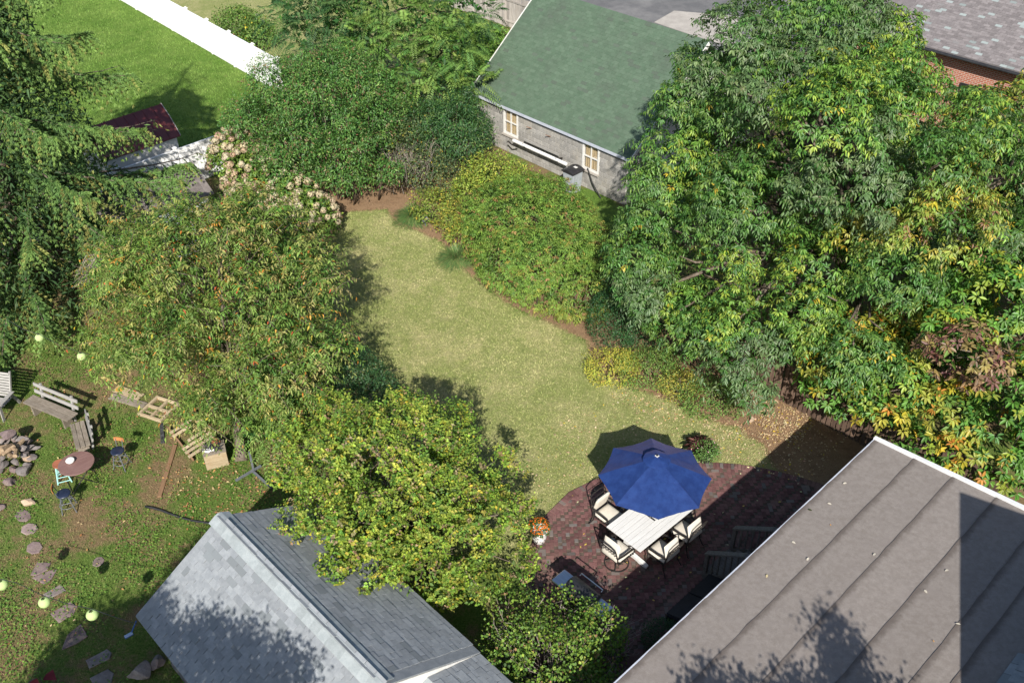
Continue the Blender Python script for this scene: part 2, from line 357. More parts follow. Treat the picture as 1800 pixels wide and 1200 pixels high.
Z_MULCH = [px((560, 330), (720, 320), (800, 400), (1020, 480), (1120, 560), (1330, 640), (1480, 700), (1560, 820), (1460, 860), (1370, 832), (1320, 770), (1240, 733), (1110, 678), (1050, 650),
              (1030, 598), (968, 566), (912, 544), (862, 510), (805, 465), (775, 425), (735, 405), (700, 395), (680, 368), (610, 372), (585, 410), (560, 470)),
           px((560, 440), (600, 400), (575, 330), (540, 340), (520, 460))]
Z_LUSH = [[(-34, 36), (-15.2, 33.6), (-8, 41), (-13.5, 48.2), (-32, 69)], px((990, 330), (1060, 330), (1110, 390), (1060, 420), (1000, 390))]
Z_OLIVE = [[(-13, 48.6), (-6, 42), (0, 49), (-3, 56), (-12, 70), (-32, 70)]]
def lin(a, b, s): return np.arange(a, b, s)
gx = np.concatenate([[-400, -200, -100, -60, -45], lin(-34, -18, .7), lin(-18, 15, .18), lin(15, 30, .8), [32, 40, 60, 100, 200, 400]])
gy = np.concatenate([[-300, -120, -50, -20, -8, 0, 5], lin(8, 40, .18), lin(40, 66, .7), [70, 80, 100, 150, 250, 500]])
GX, GY = np.meshgrid(gx, gy)
def sm(d, w=.35): return np.clip(d / w * .5 + .5, 0, 1)
def zones(X, Y):
    r = np.zeros(X.shape); g = np.zeros(X.shape); b = np.zeros(X.shape)
    for p in Z_MULCH: r = np.maximum(r, sm(pip(p, X, Y), .3))
    g = np.maximum(g, sm(pip(Z_LAWN, X, Y), .5))
    for p in Z_OLIVE: g = np.maximum(g, sm(pip(p, X, Y), 1.0))
    for p in Z_LUSH: b = np.maximum(b, sm(pip(p, X, Y), .5))
    r = np.where(g > .55, np.minimum(r, .35), r)
    return np.stack([r, g, b], -1)
ZC = zones(GX, GY).reshape(-1, 3)
V = np.stack([GX.ravel(), GY.ravel(), np.zeros(GX.size)], -1)
nx, ny = len(gx), len(gy)
I = (np.arange(ny - 1)[:, None] * nx + np.arange(nx - 1)[None, :]).ravel()
F = np.stack([I, I + 1, I + nx + 1, I + nx], -1)
ground = link('ground', np_mesh('ground', V, F, M['ground'], ZC, True)); tag(ground, kind='structure')

RNG = np.random.default_rng(11)
# grass blades standing on the lawns (nobody could count them)
def blades(n, poly_fn, hmin, hmax, w, lo, hi):
    X = RNG.uniform(lo[0], hi[0], n); Y = RNG.uniform(lo[1], hi[1], n)
    k = poly_fn(X, Y); X = X[k]; Y = Y[k]; n = len(X)
    h = RNG.uniform(hmin, hmax, n); a = RNG.uniform(0, 2 * np.pi, n); ln = RNG.uniform(.2, .9, n) * h; b = RNG.uniform(0, 2 * np.pi, n)
    B = np.stack([X, Y, np.zeros(n)], -1); S = np.stack([np.cos(a), np.sin(a), np.zeros(n)], -1) * w / 2
    T = B + np.stack([np.cos(b) * ln, np.sin(b) * ln, h], -1)
    return np.stack([B - S, B + S, T], 1).reshape(-1, 3), X, Y
def grass_object(name, specs, label):
    VS = []; CS = []
    for s in specs:
        v, X, Y = blades(*s); VS.append(v); CS.append(np.repeat(zones(X, Y), 3, axis=0))
    V = np.concatenate(VS); F = np.arange(len(V)).reshape(-1, 3)
    o = link(name, np_mesh(name, V, F, M['blade'], np.concatenate(CS))); tag(o, label, 'grass', kind='stuff'); return o
patio_poly = [(-.4, 8.5), (.1, 13.5), (.3, 15.2), (.36, 15.99), (.53, 16.82), (.84, 17.31), (1.47, 18.09), (2.19, 18.55), (3.07, 18.86), (4.2, 19.1), (5.45, 19.15), (6.22, 19.06), (6.97, 18.87), (7.6, 18.62), (8.23, 18.31), (8.97, 17.68), (9.6, 16.9), (3, 9), (.5, 6.5)]
in_lawn = lambda X, Y: (pip(Z_LAWN, X, Y) > -.1) & (pip(patio_poly, X, Y) < -.03)
in_left = lambda X, Y: (X < -6.5 + .0 * Y) & (pip(Z_LAWN, X, Y) < 0)
in_lush = lambda X, Y: pip(Z_LUSH[0], X, Y) > 0
grass_object('grass', [(230000, in_lawn, .025, .065, .017, (-7, 15), (8, 34)), (110000, in_left, .02, .06, .016, (-17, 10), (-6, 26)), (90000, in_lush, .05, .1, .03, (-28, 36), (-8, 62))], 'short mown and weedy grass covering the yards')
# broad-leaved weeds in the left yard
def weed_patch(n):
    X = RNG.uniform(-17, -5.6, n); Y = RNG.uniform(11.5, 27, n)
    f = np.sin(X * 1.3 + 1) * np.sin(Y * 1.1 + X * .4) + .6 * np.sin(X * 3.1 + Y * 2.3) + .35 * np.sin(Y * 5.3 - X * 4.1)
    k = (f + RNG.normal(0, .5, n)) > .3
    X = X[k]; Y = Y[k]; n = len(X); a = RNG.uniform(0, 2 * np.pi, n); z = RNG.uniform(.01, .07, n)
    ax = np.stack([np.cos(a), np.sin(a), RNG.uniform(-.3, .4, n)], -1); ax /= np.linalg.norm(ax, axis=1)[:, None]
    sd = np.stack([-np.sin(a), np.cos(a), RNG.uniform(-.4, .4, n)], -1); sd /= np.linalg.norm(sd, axis=1)[:, None]
    return np.stack([X, Y, z], -1), ax, sd

# ------------------------------------------------------------------ brick patio: herringbone pavers
patio = MB().prism(patio_poly, 0.0, 0.016).build('patio', M['sand']); tag(patio, kind='structure')
bw, bl, th = .105, .210, .045
brick_me = MB().box((0, 0, 0), (bl - .006, bw - .006, th)).mesh('brick', M['brick_red'], bevel=.006)
edge_me = MB().box((0, 0, 0), (.20, .094, th)).mesh('edge_brick', M['brick_red'], bevel=.006)
cells = []
for i in range(-10, 110):
    for j in range(-60, 140):
        k = (i - j) % 4
        if k == 0: cells.append((i, j, 0))       # lies along x, covers (i,j),(i+1,j)
        elif k == 2: cells.append((i, j, 1))     # stands along y, covers (i,j),(i,j+1)
ok = []
for i, j, o in cells:
    x = -1 + i * bw; y = 9 + j * bw
    cx, cy = (x + bw, y + bw / 2) if o == 0 else (x + bw / 2, y + bw)
    ok.append((cx, cy, o))
arr = np.array([(a, b) for a, b, _ in ok]); d = pip(patio_poly, arr[:, 0], arr[:, 1])
rr = random.Random(5)
placed = []
for (x, y, o), dd in zip(ok, d):
    if dd < .2: continue
    hx, hy = x - 8.63, y - 16.84
    if hx * -E2.x + hy * -E2.y > .3: continue      # inside the house
    placed.append((x, y, o))
placed.sort(key=lambda p: -(p[1] > 12.6) * 100 + abs(p[0] - 2.2) + abs(p[1] - 17.0))
rest = MB()
for n, (x, y, o) in enumerate(placed):
    z = .010 + rr.uniform(-.002, .003); rz = (math.pi / 2 if o else 0) + rr.uniform(-.02, .02)
    if n < 232: link('brick', brick_me, patio, (x, y, z), (rr.uniform(-.006, .006), rr.uniform(-.006, .006), rz))
    else: rest.box((x, y, z), (bl - .007, bw - .007, th), (0, 0, rz))
ro = rest.build('brick_field', M['brick_red'], patio); tag(ro, kind='stuff')
def walk(poly, step):
    out = []; carry = 0
    for (x1, y1), (x2, y2) in zip(poly[:-1], poly[1:]):
        L = math.hypot(x2 - x1, y2 - y1); t = carry
        while t < L:
            out.append((x1 + (x2 - x1) * t / L, y1 + (y2 - y1) * t / L, math.atan2(y2 - y1, x2 - x1))); t += step
        carry = t - L
    return out
for x, y, a in walk(patio_poly[2:16], .1):
    nx_, ny_ = math.sin(a), -math.cos(a)
    link('edge_brick', edge_me, patio, (x + nx_ * .1, y + ny_ * .1, .014 + rr.uniform(-.003, .004)), (0, 0, a + math.pi / 2 + rr.uniform(-.05, .05)))

# ------------------------------------------------------------------ asphalt yard and slab behind the garage
tag(MB().prism([(.4, 53.6), (6.6, 46.2), (11.3, 40.9), (15, 44), (24, 50), (20, 80), (-6, 80), (-3.2, 59)], -.02, .012).build('driveway', M['asphalt']), kind='structure')
sl = px((1150, 40), (1185, 20), (1300, 30), (1290, 85), (1215, 62))
tag(MB().prism(sl, -.02, .03).build('concrete_slab', M['concrete']), kind='structure')

# ------------------------------------------------------------------ shingles
def shingle_slope(mb_rest, parent, me, O, U, S, nU, nS, tab, exp_, mat_tilt=.035, pick=None, rnd=None, thick=.007, stagger=True, name='shingle'):
    """O lower left corner, U unit along the eave, S unit up the slope; rows of overlapping tabs"""
    if U.cross(S).z < 0: O = O + U * (nU * tab); U = -U
    Nn = U.cross(S).normalized(); k = 0
    for r in range(nS):
        off = (r % 2) * tab / 2 if stagger else 0
        off += rnd.uniform(-.02, .02)
        for c in range(-1, nU + 1):
            u0 = max(0, c * tab + off); u1 = min(nU * tab, (c + 1) * tab + off)
            if u1 - u0 < .06: continue
            p = O + U * ((u0 + u1) / 2) + S * (r * exp_ + exp_ * .7) + Nn * (.006 + rnd.uniform(0, .005 + (thick - .006) * .9))
            X = U; Y = (S * math.cos(mat_tilt) - Nn * math.sin(mat_tilt)).normalized(); Zv = X.cross(Y)
            R = Matrix((X, Y, Zv)).transposed()
            full = abs(u1 - u0 - tab) < 1e-6
            if pick is not None and full and pick(p):
                link(name, me, parent, p, R.to_euler()); k += 1
            else:
                mb_rest.box(p, (u1 - u0 - .013, exp_ * 1.4, thick), R)
    return k
def in_frame(parent_m, p, m=10):
    w = parent_m @ p - Vector((0, 0, CAM_H)); z = w.dot(_fw)
    u = 900 + FPX * w.dot(_r2) / z; v = 600 - FPX * w.dot(_u2) / z
    return -m < u < 1800 + m and -m < v < 1200 + m, z
rs = random.Random(3)

# ------------------------------------------------------------------ grey shed in the foreground (bottom left)
SH_M = Matrix.Translation((-6.41, 14.48, 0)) @ Matrix.Rotation(math.radians(-46.4), 4, 'Z')
shed = empty('shed', (-6.41, 14.48, 0), math.radians(-46.4), 'shed with blue-grey shingle roof and pale sunlit ridge in the foreground, yellowing tree leaning over it', 'shed')
HS, ZR, ZE, LX = 2.32, 3.2, 1.88, 5.8
wall = MB(); wall.prism([(.25, -2.05), (LX - .02, -2.05), (LX - .02, 2.05), (.25, 2.05)], 0, 1.9)
wall.add([(.25, -2.05, 1.9), (.25, 2.05, 1.9), (.25, 0, 3.08)], [(0, 1, 2)])
wall.build('wall', M['siding'], shed)
gb = MB(); gb.add([(LX + .0, -HS, ZE - .05), (LX, HS, ZE - .05), (LX, 0, ZR - .02), (LX - .05, -HS, ZE - .05), (LX - .05, HS, ZE - .05), (LX - .05, 0, ZR - .02)], [(0, 1, 2), (5, 4, 3), (0, 2, 5, 3), (2, 1, 4, 5)])
gb.build('gable_board', M['white_paint'], shed)
sl_len = math.hypot(HS, ZR - ZE); nS = int(sl_len / .142) + 1
dk = MB()
for s in (-1, 1):
    a = Vector((0, s * HS, ZE)); b = Vector((LX, s * HS, ZE)); c = Vector((LX, 0, ZR)); e = Vector((0, 0, ZR)); dn = Vector((0, 0, -.06))
    dk.add([a, b, c, e, a + dn, b + dn, c + dn, e + dn], [(0, 1, 2, 3), (7, 6, 5, 4), (0, 4, 5, 1), (1, 5, 6, 2), (3, 2, 6, 7), (0, 3, 7, 4)])
dk.build('roof_deck', M['grey_shingle'], shed)
sh_me = MB().box((0, 0, 0), (.296, .142 * 1.4, .013)).mesh('shingle', M['grey_shingle'])
restm = MB(); near = [0]
def pick_near(limit, depth):
    def f(p):
        i, z = in_frame(SH_M, p, -4)
        if i and z < depth and near[0] < limit: near[0] += 1; return True
        return False
    return f
shingle_slope(restm, shed, sh_me, Vector((LX, -HS, ZE)), Vector((-1, 0, 0)), Vector((0, HS, ZR - ZE)).normalized(), int(LX / .31), nS, .31, .142, pick=pick_near(150, 18.9), rnd=rs, thick=.013)
shingle_slope(restm, shed, sh_me, Vector((0, HS, ZE)), Vector((1, 0, 0)), Vector((0, -HS, ZR - ZE)).normalized(), int(LX / .31), nS, .31, .142, pick=pick_near(300, 18.6), rnd=rs, thick=.013)
tag(restm.build('shingle_field', M['grey_shingle'], shed), kind='stuff')
cap = MB()
prof = [(-.25, -.141), (-.17, -.093), (-.08, -.036), (0, -.012), (.08, -.036), (.17, -.093), (.25, -.141)]
for i in range(2): pass
vs = [(x, y, z + .024) for x in (-.14, .14) for y, z in prof] + [(x, y, z + .012) for x in (-.14, .14) for y, z in prof]
n7 = 7; fs = [(k, n7 + k, n7 + k + 1, k + 1) for k in range(6)] + [(14 + k + 1, 21 + k + 1, 21 + k, 14 + k) for k in range(6)] + [(k, k + 1, 15 + k, 14 + k) for k in range(6)] + [(7 + k + 1, 7 + k, 21 + k, 21 + k + 1) for k in range(6)]
cap.add(vs, fs); cap_me = cap.mesh('ridge_cap', M['ridge_shingle'])
for i in range(23): link('ridge_cap', cap_me, shed, (.06 + i * .252, 0, ZR + .014 + rs.uniform(0, .002)), (0, .004, 0))
# lower lean section beyond the gable
lo = MB()
lx0, lx1 = LX + .004, 9.5
lo.add([(lx0, 2.3, 1.84), (lx1, 2.3, 1.84), (lx1, .95, 2.44), (lx0, .95, 2.44), (lx0, -1.2, 1.6), (lx1, -1.2, 1.6)], [(0, 1, 2, 3), (3, 2, 5, 4)])
lo.build('lower_roof_deck', M['ridge_shingle'], shed)
lr = MB(); shingle_slope(lr, shed, sh_me, Vector((lx0, 2.3, 1.84)), Vector((1, 0, 0)), Vector((0, -1.35, .6)).normalized(), 11, 10, .31, .142, rnd=rs, thick=.013)
tag(lr.build('lower_shingle_field', M['grey_shingle'], shed), kind='stuff')
MB().prism([(lx0, 2.1), (lx1, 2.1), (lx1, -1), (lx0, -1)], 0, 1.6).build('lower_wall', M['siding'], shed)

# ------------------------------------------------------------------ house with roll roofing (bottom right)
HR = math.radians(-46.5)
house = empty('house', (8.63, 16.84, 0), HR, 'house with low brown roll-roofed extension and white roof edge', 'house')
SLP = .075
strip_x = [0, .985, 1.91, 2.88, 3.84, 4.36, 5.3, 6.25, 7.0]
def roll_mat():
    m = M['roll_roof']; N = m.node_tree.nodes; L = m.node_tree.links; P = N['Principled BSDF']
    src = P.inputs['Base Color'].links[0].from_socket
    t = N.new('ShaderNodeTexCoord'); s = N.new('ShaderNodeSeparateXYZ'); L.new(t.outputs['Object'], s.inputs[0])
    g = N.new('ShaderNodeNewGeometry'); nz = _noise(N, L, g.outputs['Position'], 5, 5, .7)
    e = _math(N, L, 'ADD', s.outputs[0], _math(N, L, 'MULTIPLY', _math(N, L, 'SUBTRACT', nz, .5), .22))
    st = _ramp(N, L, e, .01, .17, .8, 0)
    sp_ = _ramp(N, L, _noise(N, L, g.outputs['Position'], 28, 4, .8), .62, .74, 0, .55)
    mp = N.new('ShaderNodeMapping'); mp.inputs['Rotation'].default_value = (0, 0, math.radians(46.5)); mp.inputs['Scale'].default_value = (1.2, 5, 1); L.new(g.outputs['Position'], mp.inputs[0])
    sk_ = _ramp(N, L, _noise(N, L, mp.outputs[0], .9, 6, .7), .52, .72, 0, .35)
    b_ = _mix(N, L, sk_, _mix(N, L, sp_, src, (.10, .085, .075)), (.15, .13, .117))
    L.new(_mix(N, L, st, b_, (.085, .07, .062)), P.inputs['Base Color'])
roll_mat()
for i in range(len(strip_x) - 1):
    w = strip_x[i + 1] - strip_x[i] + .06
    mb = MB(); n = 40; vs = []; fs = []
    for k in range(n + 1):
        y = -12 + 12 * k / n; wob = rs.uniform(-.012, .012)
        z0 = .005 + rs.uniform(-.003, .003)
        vs += [(wob, y, z0 + .0), (w, y, w * SLP - .012), (wob, y, z0 - .012)]
    for k in range(n):
        a = 3 * k; b = 3 * k + 3
        fs += [(a, a + 1, b + 1, b), (a + 2, a, b, b + 2)]
    mb.add(vs, fs)
    mb.build('roofing_strip', M['roll_roof'], house, (strip_x[i], 0, 3.0 + strip_x[i] * SLP + .006))
MB().prism([(.01, -12), (7, -12), (7, -.02), (.01, -.02)], 2.76, 2.955).build('roof_deck', M['siding'], house)
MB().box((-.012, -6, 2.955), (.03, 12.06, .11)).build('drip_edge', M['blue_white_metal'], house)
mb = MB(); mb.bar((-.03, .02, 2.985), (7.0, .02, 2.985 + 7.03 * SLP), .10, .14); mb.build('rake_board', M['white_metal'], house)
MB().prism([(.36, -12), (7, -12), (7, -.3), (.36, -.3)], 0, 2.76).build('wall', M['siding'], house)
# taller main block with a gable towards the extension
gy_, gz_, gx_ = -4.84, 8.0, 6.98
hh = MB(); hw = 4.9; ze = gz_ - hw * .84
hh.add([(gx_, gy_ - hw, 0), (gx_, gy_ + hw, 0), (gx_, gy_ + hw, ze), (gx_, gy_, gz_ - .1), (gx_, gy_ - hw, ze), (16, gy_ - hw, 0), (16, gy_ + hw, 0), (16, gy_ + hw, ze), (16, gy_, gz_ - .1), (16, gy_ - hw, ze)],
       [(0, 4, 3, 2, 1), (5, 6, 7, 8, 9), (0, 5, 9, 4), (1, 2, 7, 6)])
hh.build('main_wall', M['siding'], house)
mr = MB()
for s in (-1, 1):
    a = Vector((gx_ - .05, gy_ + s * (hw + .3), ze - .25)); b = Vector((16, gy_ + s * (hw + .3), ze - .25)); c = Vector((16, gy_, gz_)); e = Vector((gx_ - .05, gy_, gz_)); dn = Vector((0, 0, -.15))
    mr.add([a, b, c, e, a + dn, b + dn, c + dn, e + dn], [(0, 1, 2, 3), (7, 6, 5, 4), (0, 4, 5, 1), (1, 5, 6, 2), (3, 2, 6, 7), (0, 3, 7, 4)])
mr.build('main_roof', M['grey_shingle'], house)
pr = MB(); U = Vector((0, -1, 0)); S = Vector((math.cos(.5), 0, math.sin(.5)))
MB().add([(4.95, -3.75, 3.4), (4.95, -9, 3.4), (6.98, -9, 4.5), (6.98, -3.75, 4.5), (6.98, -3.75, 3.3), (4.95, -3.75, 3.3), (4.95, -9, 3.3)], [(0, 3, 2, 1), (0, 5, 4, 3), (0, 1, 6, 5)]).build('porch_roof_deck', M['grey_shingle'], house)
shingle_slope(pr, house, sh_me, Vector((4.95, -3.75, 3.4)), U, S, 16, 15, .31, .142, rnd=rs, thick=.013)
tag(pr.build('porch_shingle_field', M['grey_shingle'], house), kind='stuff')

# ------------------------------------------------------------------ block garage with green roof
gar = empty('garage', (4.51, 33.52, 0), GRID, 'grey block garage with faded green shingle roof and curtained windows', 'garage')
blk = MB().box((0, 0, 0), (.03, .380, .181)).mesh('block', M['block'], bevel=.006)
blk_h = MB().box((0, 0, 0), (.03, .180, .181)).mesh('half_block', M['block'], bevel=.006)
WINS = [(1.42, 2.30, .84, 1.98), (6.0, 6.88, .84, 1.98)]
WL = 8.6
for r in range(11):
    z = .1 + r * .2; off = (r % 2) * .2
    y = -.0 if not off else -.0
    y0 = 0.0
    while y0 < WL - .05:
        w = .2 if (off and y0 == 0) else .4
        y1 = min(y0 + w, WL); cy = (y0 + y1) / 2
        segs = [(y0, y1)]
        for a, b, c, d_ in WINS:
            if z + .1 > c + .02 and z - .1 < d_ - .02:
                ns_ = []
                for s0, s1 in segs:
                    if s1 <= a or s0 >= b: ns_.append((s0, s1)); continue
                    if s0 < a - .04: ns_.append((s0, a))
                    if s1 > b + .04: ns_.append((b, s1))
                segs = ns_
        for s0, s1 in segs:
            L_ = s1 - s0
            if abs(L_ - .4) < .01: link('block', blk, gar, (-.008, cy, z))
            elif abs(L_ - .2) < .01: link('block', blk_h, gar, (-.008, (s0 + s1) / 2, z))
            elif L_ > .03: MB().box((0, 0, 0), (.03, L_ - .02, .181)).build('block', M['block'], gar, (-.008, (s0 + s1) / 2, z), bevel=.006)
        y0 = y1
endblk = MB().box((0, 0, 0), (.380, .03, .181)).mesh('end_block', M['block'], bevel=.006)
for r in range(11):
    for c in range(4): link('block', endblk, gar, (.21 + c * .4 + (r % 2) * .2, -.008, .1 + r * .2))
core = MB()
ys = [0.012] + [v for w in sorted(WINS) for v in (w[0], w[1])] + [WL]
for i in range(0, len(ys), 2): core.box((.09, (ys[i] + ys[i + 1]) / 2, 1.1), (.18, ys[i + 1] - ys[i], 2.2))
for a, b, c, d_ in WINS:
    core.box((.09, (a + b) / 2, c / 2), (.18, b - a, c)); core.box((.09, (a + b) / 2, (d_ + 2.2) / 2), (.18, b - a, 2.2 - d_))
core.box((4.15, .09, 1.1), (7.9, .16, 2.2)); core.box((4.15, WL - .09, 1.1), (7.9, .16, 2.2)); core.box((8.2, WL / 2, 1.1), (.18, WL, 2.2))
for y in (.09, WL - .09): core.add([(.02, y - .06, 2.2), (8.2, y - .06, 2.2), (4.1, y - .06, 5.35), (.02, y + .06, 2.2), (8.2, y + .06, 2.2), (4.1, y + .06, 5.35)], [(0, 1, 2), (5, 4, 3), (0, 2, 5, 3), (2, 1, 4, 5)])
core.build('wall_core', M['mortar'], gar)
EX, EZ, RX, RZ_ = -.17, 2.13, 4.1, 5.55
dk = MB()
for ex, s in ((EX, 1), (2 * RX - EX, -1)):
    a = Vector((ex, -.25, EZ)); b = Vector((ex, 8.85, EZ)); c = Vector((RX, 8.85, RZ_)); e = Vector((RX, -.25, RZ_)); dn = Vector((0, 0, -.07))
    fs = [(3, 2, 1, 0), (4, 5, 6, 7), (1, 5, 4, 0), (2, 6, 5, 1), (7, 6, 2, 3), (4, 7, 3, 0)]
    dk.add([a, b, c, e, a + dn, b + dn, c + dn, e + dn], fs)
dk.build('roof_deck', M['green_shingle'], gar)
gs = MB(); SL = Vector((RX - EX, 0, RZ_ - EZ)); 
shingle_slope(gs, gar, None, Vector((EX, 8.85, EZ)), Vector((0, -1, 0)), SL.normalized(), int(9.1 / .3), int(SL.length / .14), .3, .14, rnd=rs, thick=.006)
tag(gs.build('shingle_field', M['green_shingle'], gar), kind='stuff')
MB().bar((EX - .015, -.25, EZ - .05), (EX - .015, 8.85, EZ - .05), .025, .11).build('fascia', M['blue_white_metal'], gar)
mb = MB(); mb.bar((EX, -.27, EZ - .06), (RX, -.27, RZ_ - .06), .03, .16); mb.build('rake_board', M['white_paint'], gar)
mb = MB(); mb.bar((EX, 8.87, EZ - .06), (RX, 8.87, RZ_ - .06), .03, .16); mb.build('rake_board', M['white_paint'], gar)
def window(parent, a, b, c, d_):
    w = empty('window', (0, (a + b) / 2, (c + d_) / 2)); w.parent = parent
    W, H = b - a, d_ - c
    fr = MB()
    for y in (-W / 2 + .035, W / 2 - .035): fr.box((-.01, y, 0), (.07, .07, H))
    fr.box((-.01, 0, H / 2 - .035), (.069, W - .14, .07)); fr.box((-.01, 0, -H / 2 + .035), (.069, W - .14, .07))
    fr.build('frame', M['white_paint'], w)
    mu = MB(); mu.box((.0, 0, 0), (.04, .04, H - .14)); mu.box((.003, 0, 0), (.045, W - .14, .045)); mu.build('muntin', M['white_paint'], w)
    for sy in (-1, 1):
        for sz in (-1, 1):
            MB().box((.02, sy * (W - .14) / 4, sz * (H - .14) / 4), (.006, (W - .14) / 2 - .04, (H - .14) / 2 - .04)).build('pane', M['glass'], w)
    cu = MB(); n = 24; vs = []
    for k in range(n + 1):
        y = -W / 2 + .05 + (W - .1) * k / n; x = .085 + .018 * math.sin(k * 1.9)
        vs += [(x, y, -H / 2 + .05), (x, y, H / 2 - .05)]
    cu.add(vs, [(2 * k + 1, 2 * k, 2 * k + 2, 2 * k + 3) for k in range(n)]); cu.build('curtain', M['curtain'], w)
    MB().box((-.05, 0, -H / 2 - .035), (.14, W + .08, .07)).build('sill', M['concrete'], w)
    MB().box((-.03, 0, H / 2 + .04), (.05, W + .06, .075)).build('header', M['blue_white_metal'], w)
for W_ in WINS: window(gar, *W_)
for y in (4.1, 5.2):
    mb = MB(); mb.bar((.0, y, 1.55), (-.28, y + .02, 1.72), .035, .03); mb.build('wall_bracket', M['rust'], gar)
MB().box((2.9, -.03, 1.05), (2.2, .05, 2.05)).build('door', M['white_paint'], gar)

# a spare white gutter length on brackets, and the bin
gp = empty('gutter_pipe', at(948, 267, 1.0), GRID + math.pi / 2, 'long white gutter length hung on dark brackets along the block garage wall', 'pipe')
MB().box((0, 0, 0), (3.1, .10, .09)).build('trough', M['white_vinyl'], gp, bevel=.012)
for x in (-.95, .95): MB().box((x, -.16, -.02), (.06, .42, .05), (.25, 0, 0)).build('bracket', M['dark_metal'], gp)
MB().box((.1, -.22, .1), (2.0, .05, .09)).build('board', M['grey_wood'], gp)
hs = MB(); hs.tube([(1.25, .05, -.1), (1.5, .12, -.16), (1.75, .08, -.1), (1.9, -.02, -.2)], .03, 6); hs.build('loose_end', M['dark_metal'], gp)
binp = at(1012, 335, 0) ; b0 = Vector((2.75, 34.55, 0))
bn = empty('wheelie_bin', b0 + E2 * .25 - E1 * .1, GRID + math.pi / 2, 'grey wheelie bin with black lid beside the garage window', 'bin')
mb = MB(); w0, w1 = .23, .29
mb.add([(-w0, -w0, .05), (w0, -w0, .05), (w0, w0, .05), (-w0, w0, .05), (-w1, -w1, .98), (w1, -w1, .98), (w1, w1, .98), (-w1, w1, .98)], [(3, 2, 1, 0), (0, 1, 5, 4), (1, 2, 6, 5), (2, 3, 7, 6), (3, 0, 4, 7), (4, 5, 6, 7)])
mb.build('body', M['grey_plastic'], bn, bevel=.015)
mb = MB(); vs = []
for i, x in enumerate((-.33, -.16, 0, .16, .33)): vs += [(x, -.34, 1.0 + .09 * (1 - (x / .33) ** 2)), (x, .34, 1.0 + .09 * (1 - (x / .33) ** 2)), (x, -.34, .96), (x, .34, .96)]
mb.add(vs, [(4 * i, 4 * i + 4, 4 * i + 5, 4 * i + 1) for i in range(4)] + [(4 * i + 2, 4 * i + 6, 4 * i + 4, 4 * i) for i in range(4)] + [(4 * i + 1, 4 * i + 5, 4 * i + 7, 4 * i + 3) for i in range(4)] + [(0, 1, 3, 2), (17, 16, 18, 19)])
mb.build('lid', M['black_plastic'], bn)
MB().box((-.05, -.1, 1.088), (.16, .11, .012)).build('sticker', M['white_paint'], bn)
for s in (-1, 1): MB().tube([(.22, s * .2, .1), (.22, s * .25, .1)], .1, 14).build('wheel', M['black_plastic'], bn)
sp = empty('drain_pipe', gar.location + E2 * 1.75 - E1 * .1, GRID, 'dark pipe leaning against the block wall beside the bin', 'pipe')
MB().tube([(-.05, .15, 1.0), (-.12, -.2, .5), (-.2, -.75, .03)], .025, 7).build('tube', M['black_plastic'], sp)

# ------------------------------------------------------------------ building with pinkish grey roof (top right)
ub = empty('brick_building', (18.28, 40.61, 0), HR, 'red brick building with pinkish grey shingle roof and dark gutter, beyond the big tree', 'building')
def brickwall_mat():
    m, nt, N, L, P = _mat('far_brickwork'); t = N.new('ShaderNodeTexCoord'); b = N.new('ShaderNodeTexBrick')
    mp = N.new('ShaderNodeMapping'); mp.inputs['Rotation'].default_value = (math.pi / 2, 0, 0); L.new(t.outputs['Object'], mp.inputs[0]); L.new(mp.outputs[0], b.inputs['Vector'])
    b.inputs['Color1'].default_value = (.27, .075, .04, 1); b.inputs['Color2'].default_value = (.36, .11, .06, 1); b.inputs['Mortar'].default_value = (.4, .35, .3, 1)
    b.inputs['Scale'].default_value = 1; b.inputs['Brick Width'].default_value = .22; b.inputs['Row Height'].default_value = .075; b.inputs['Mortar Size'].default_value = .01
    L.new(b.outputs[0], P.inputs['Base Color']); P.inputs['Roughness'].default_value = .9; _bump(N, L, b.outputs['Fac'], -.4, .01, P); return m
M['far_brick'] = brickwall_mat()
MB().box((4, 3.45, 1.7), (15.6, 6, 3.4)).build('wall', M['far_brick'], ub)
a = Vector((-4.2, 0, 3.5)); S = Vector((0, math.cos(.42), math.sin(.42)))
MB().add([a, a + Vector((17, 0, 0)), a + Vector((17, 0, 0)) + S * 8, a + S * 8, a + Vector((0, 0, -.15)), a + Vector((17, 0, -.15))], [(0, 1, 2, 3), (4, 5, 1, 0)]).build('roof_deck', M['pink_shingle'], ub)
us = MB(); shingle_slope(us, ub, None, Vector((-2.2, 0, 3.5)), Vector((1, 0, 0)), S, 34, 50, .3, .14, rnd=rs, thick=.006)
tag(us.build('shingle_field', M['pink_shingle'], ub), kind='stuff')
MB().tube([(-4.2, -.09, 3.42), (12.8, -.09, 3.42)], .075, 8).build('gutter', M['black_plastic'], ub)
for i in range(5): MB().box((-3 + i * 2, -.05, 3.5), (.03, .2, .01)).build('gutter_strap', M['grey_metal'], ub)
for i in range(4):
    w = MB(); w.box((-1.5 + i * 3.4, .42, 1.6), (1.0, .06, 1.3)); w.build('window', M['black_plastic'], ub)

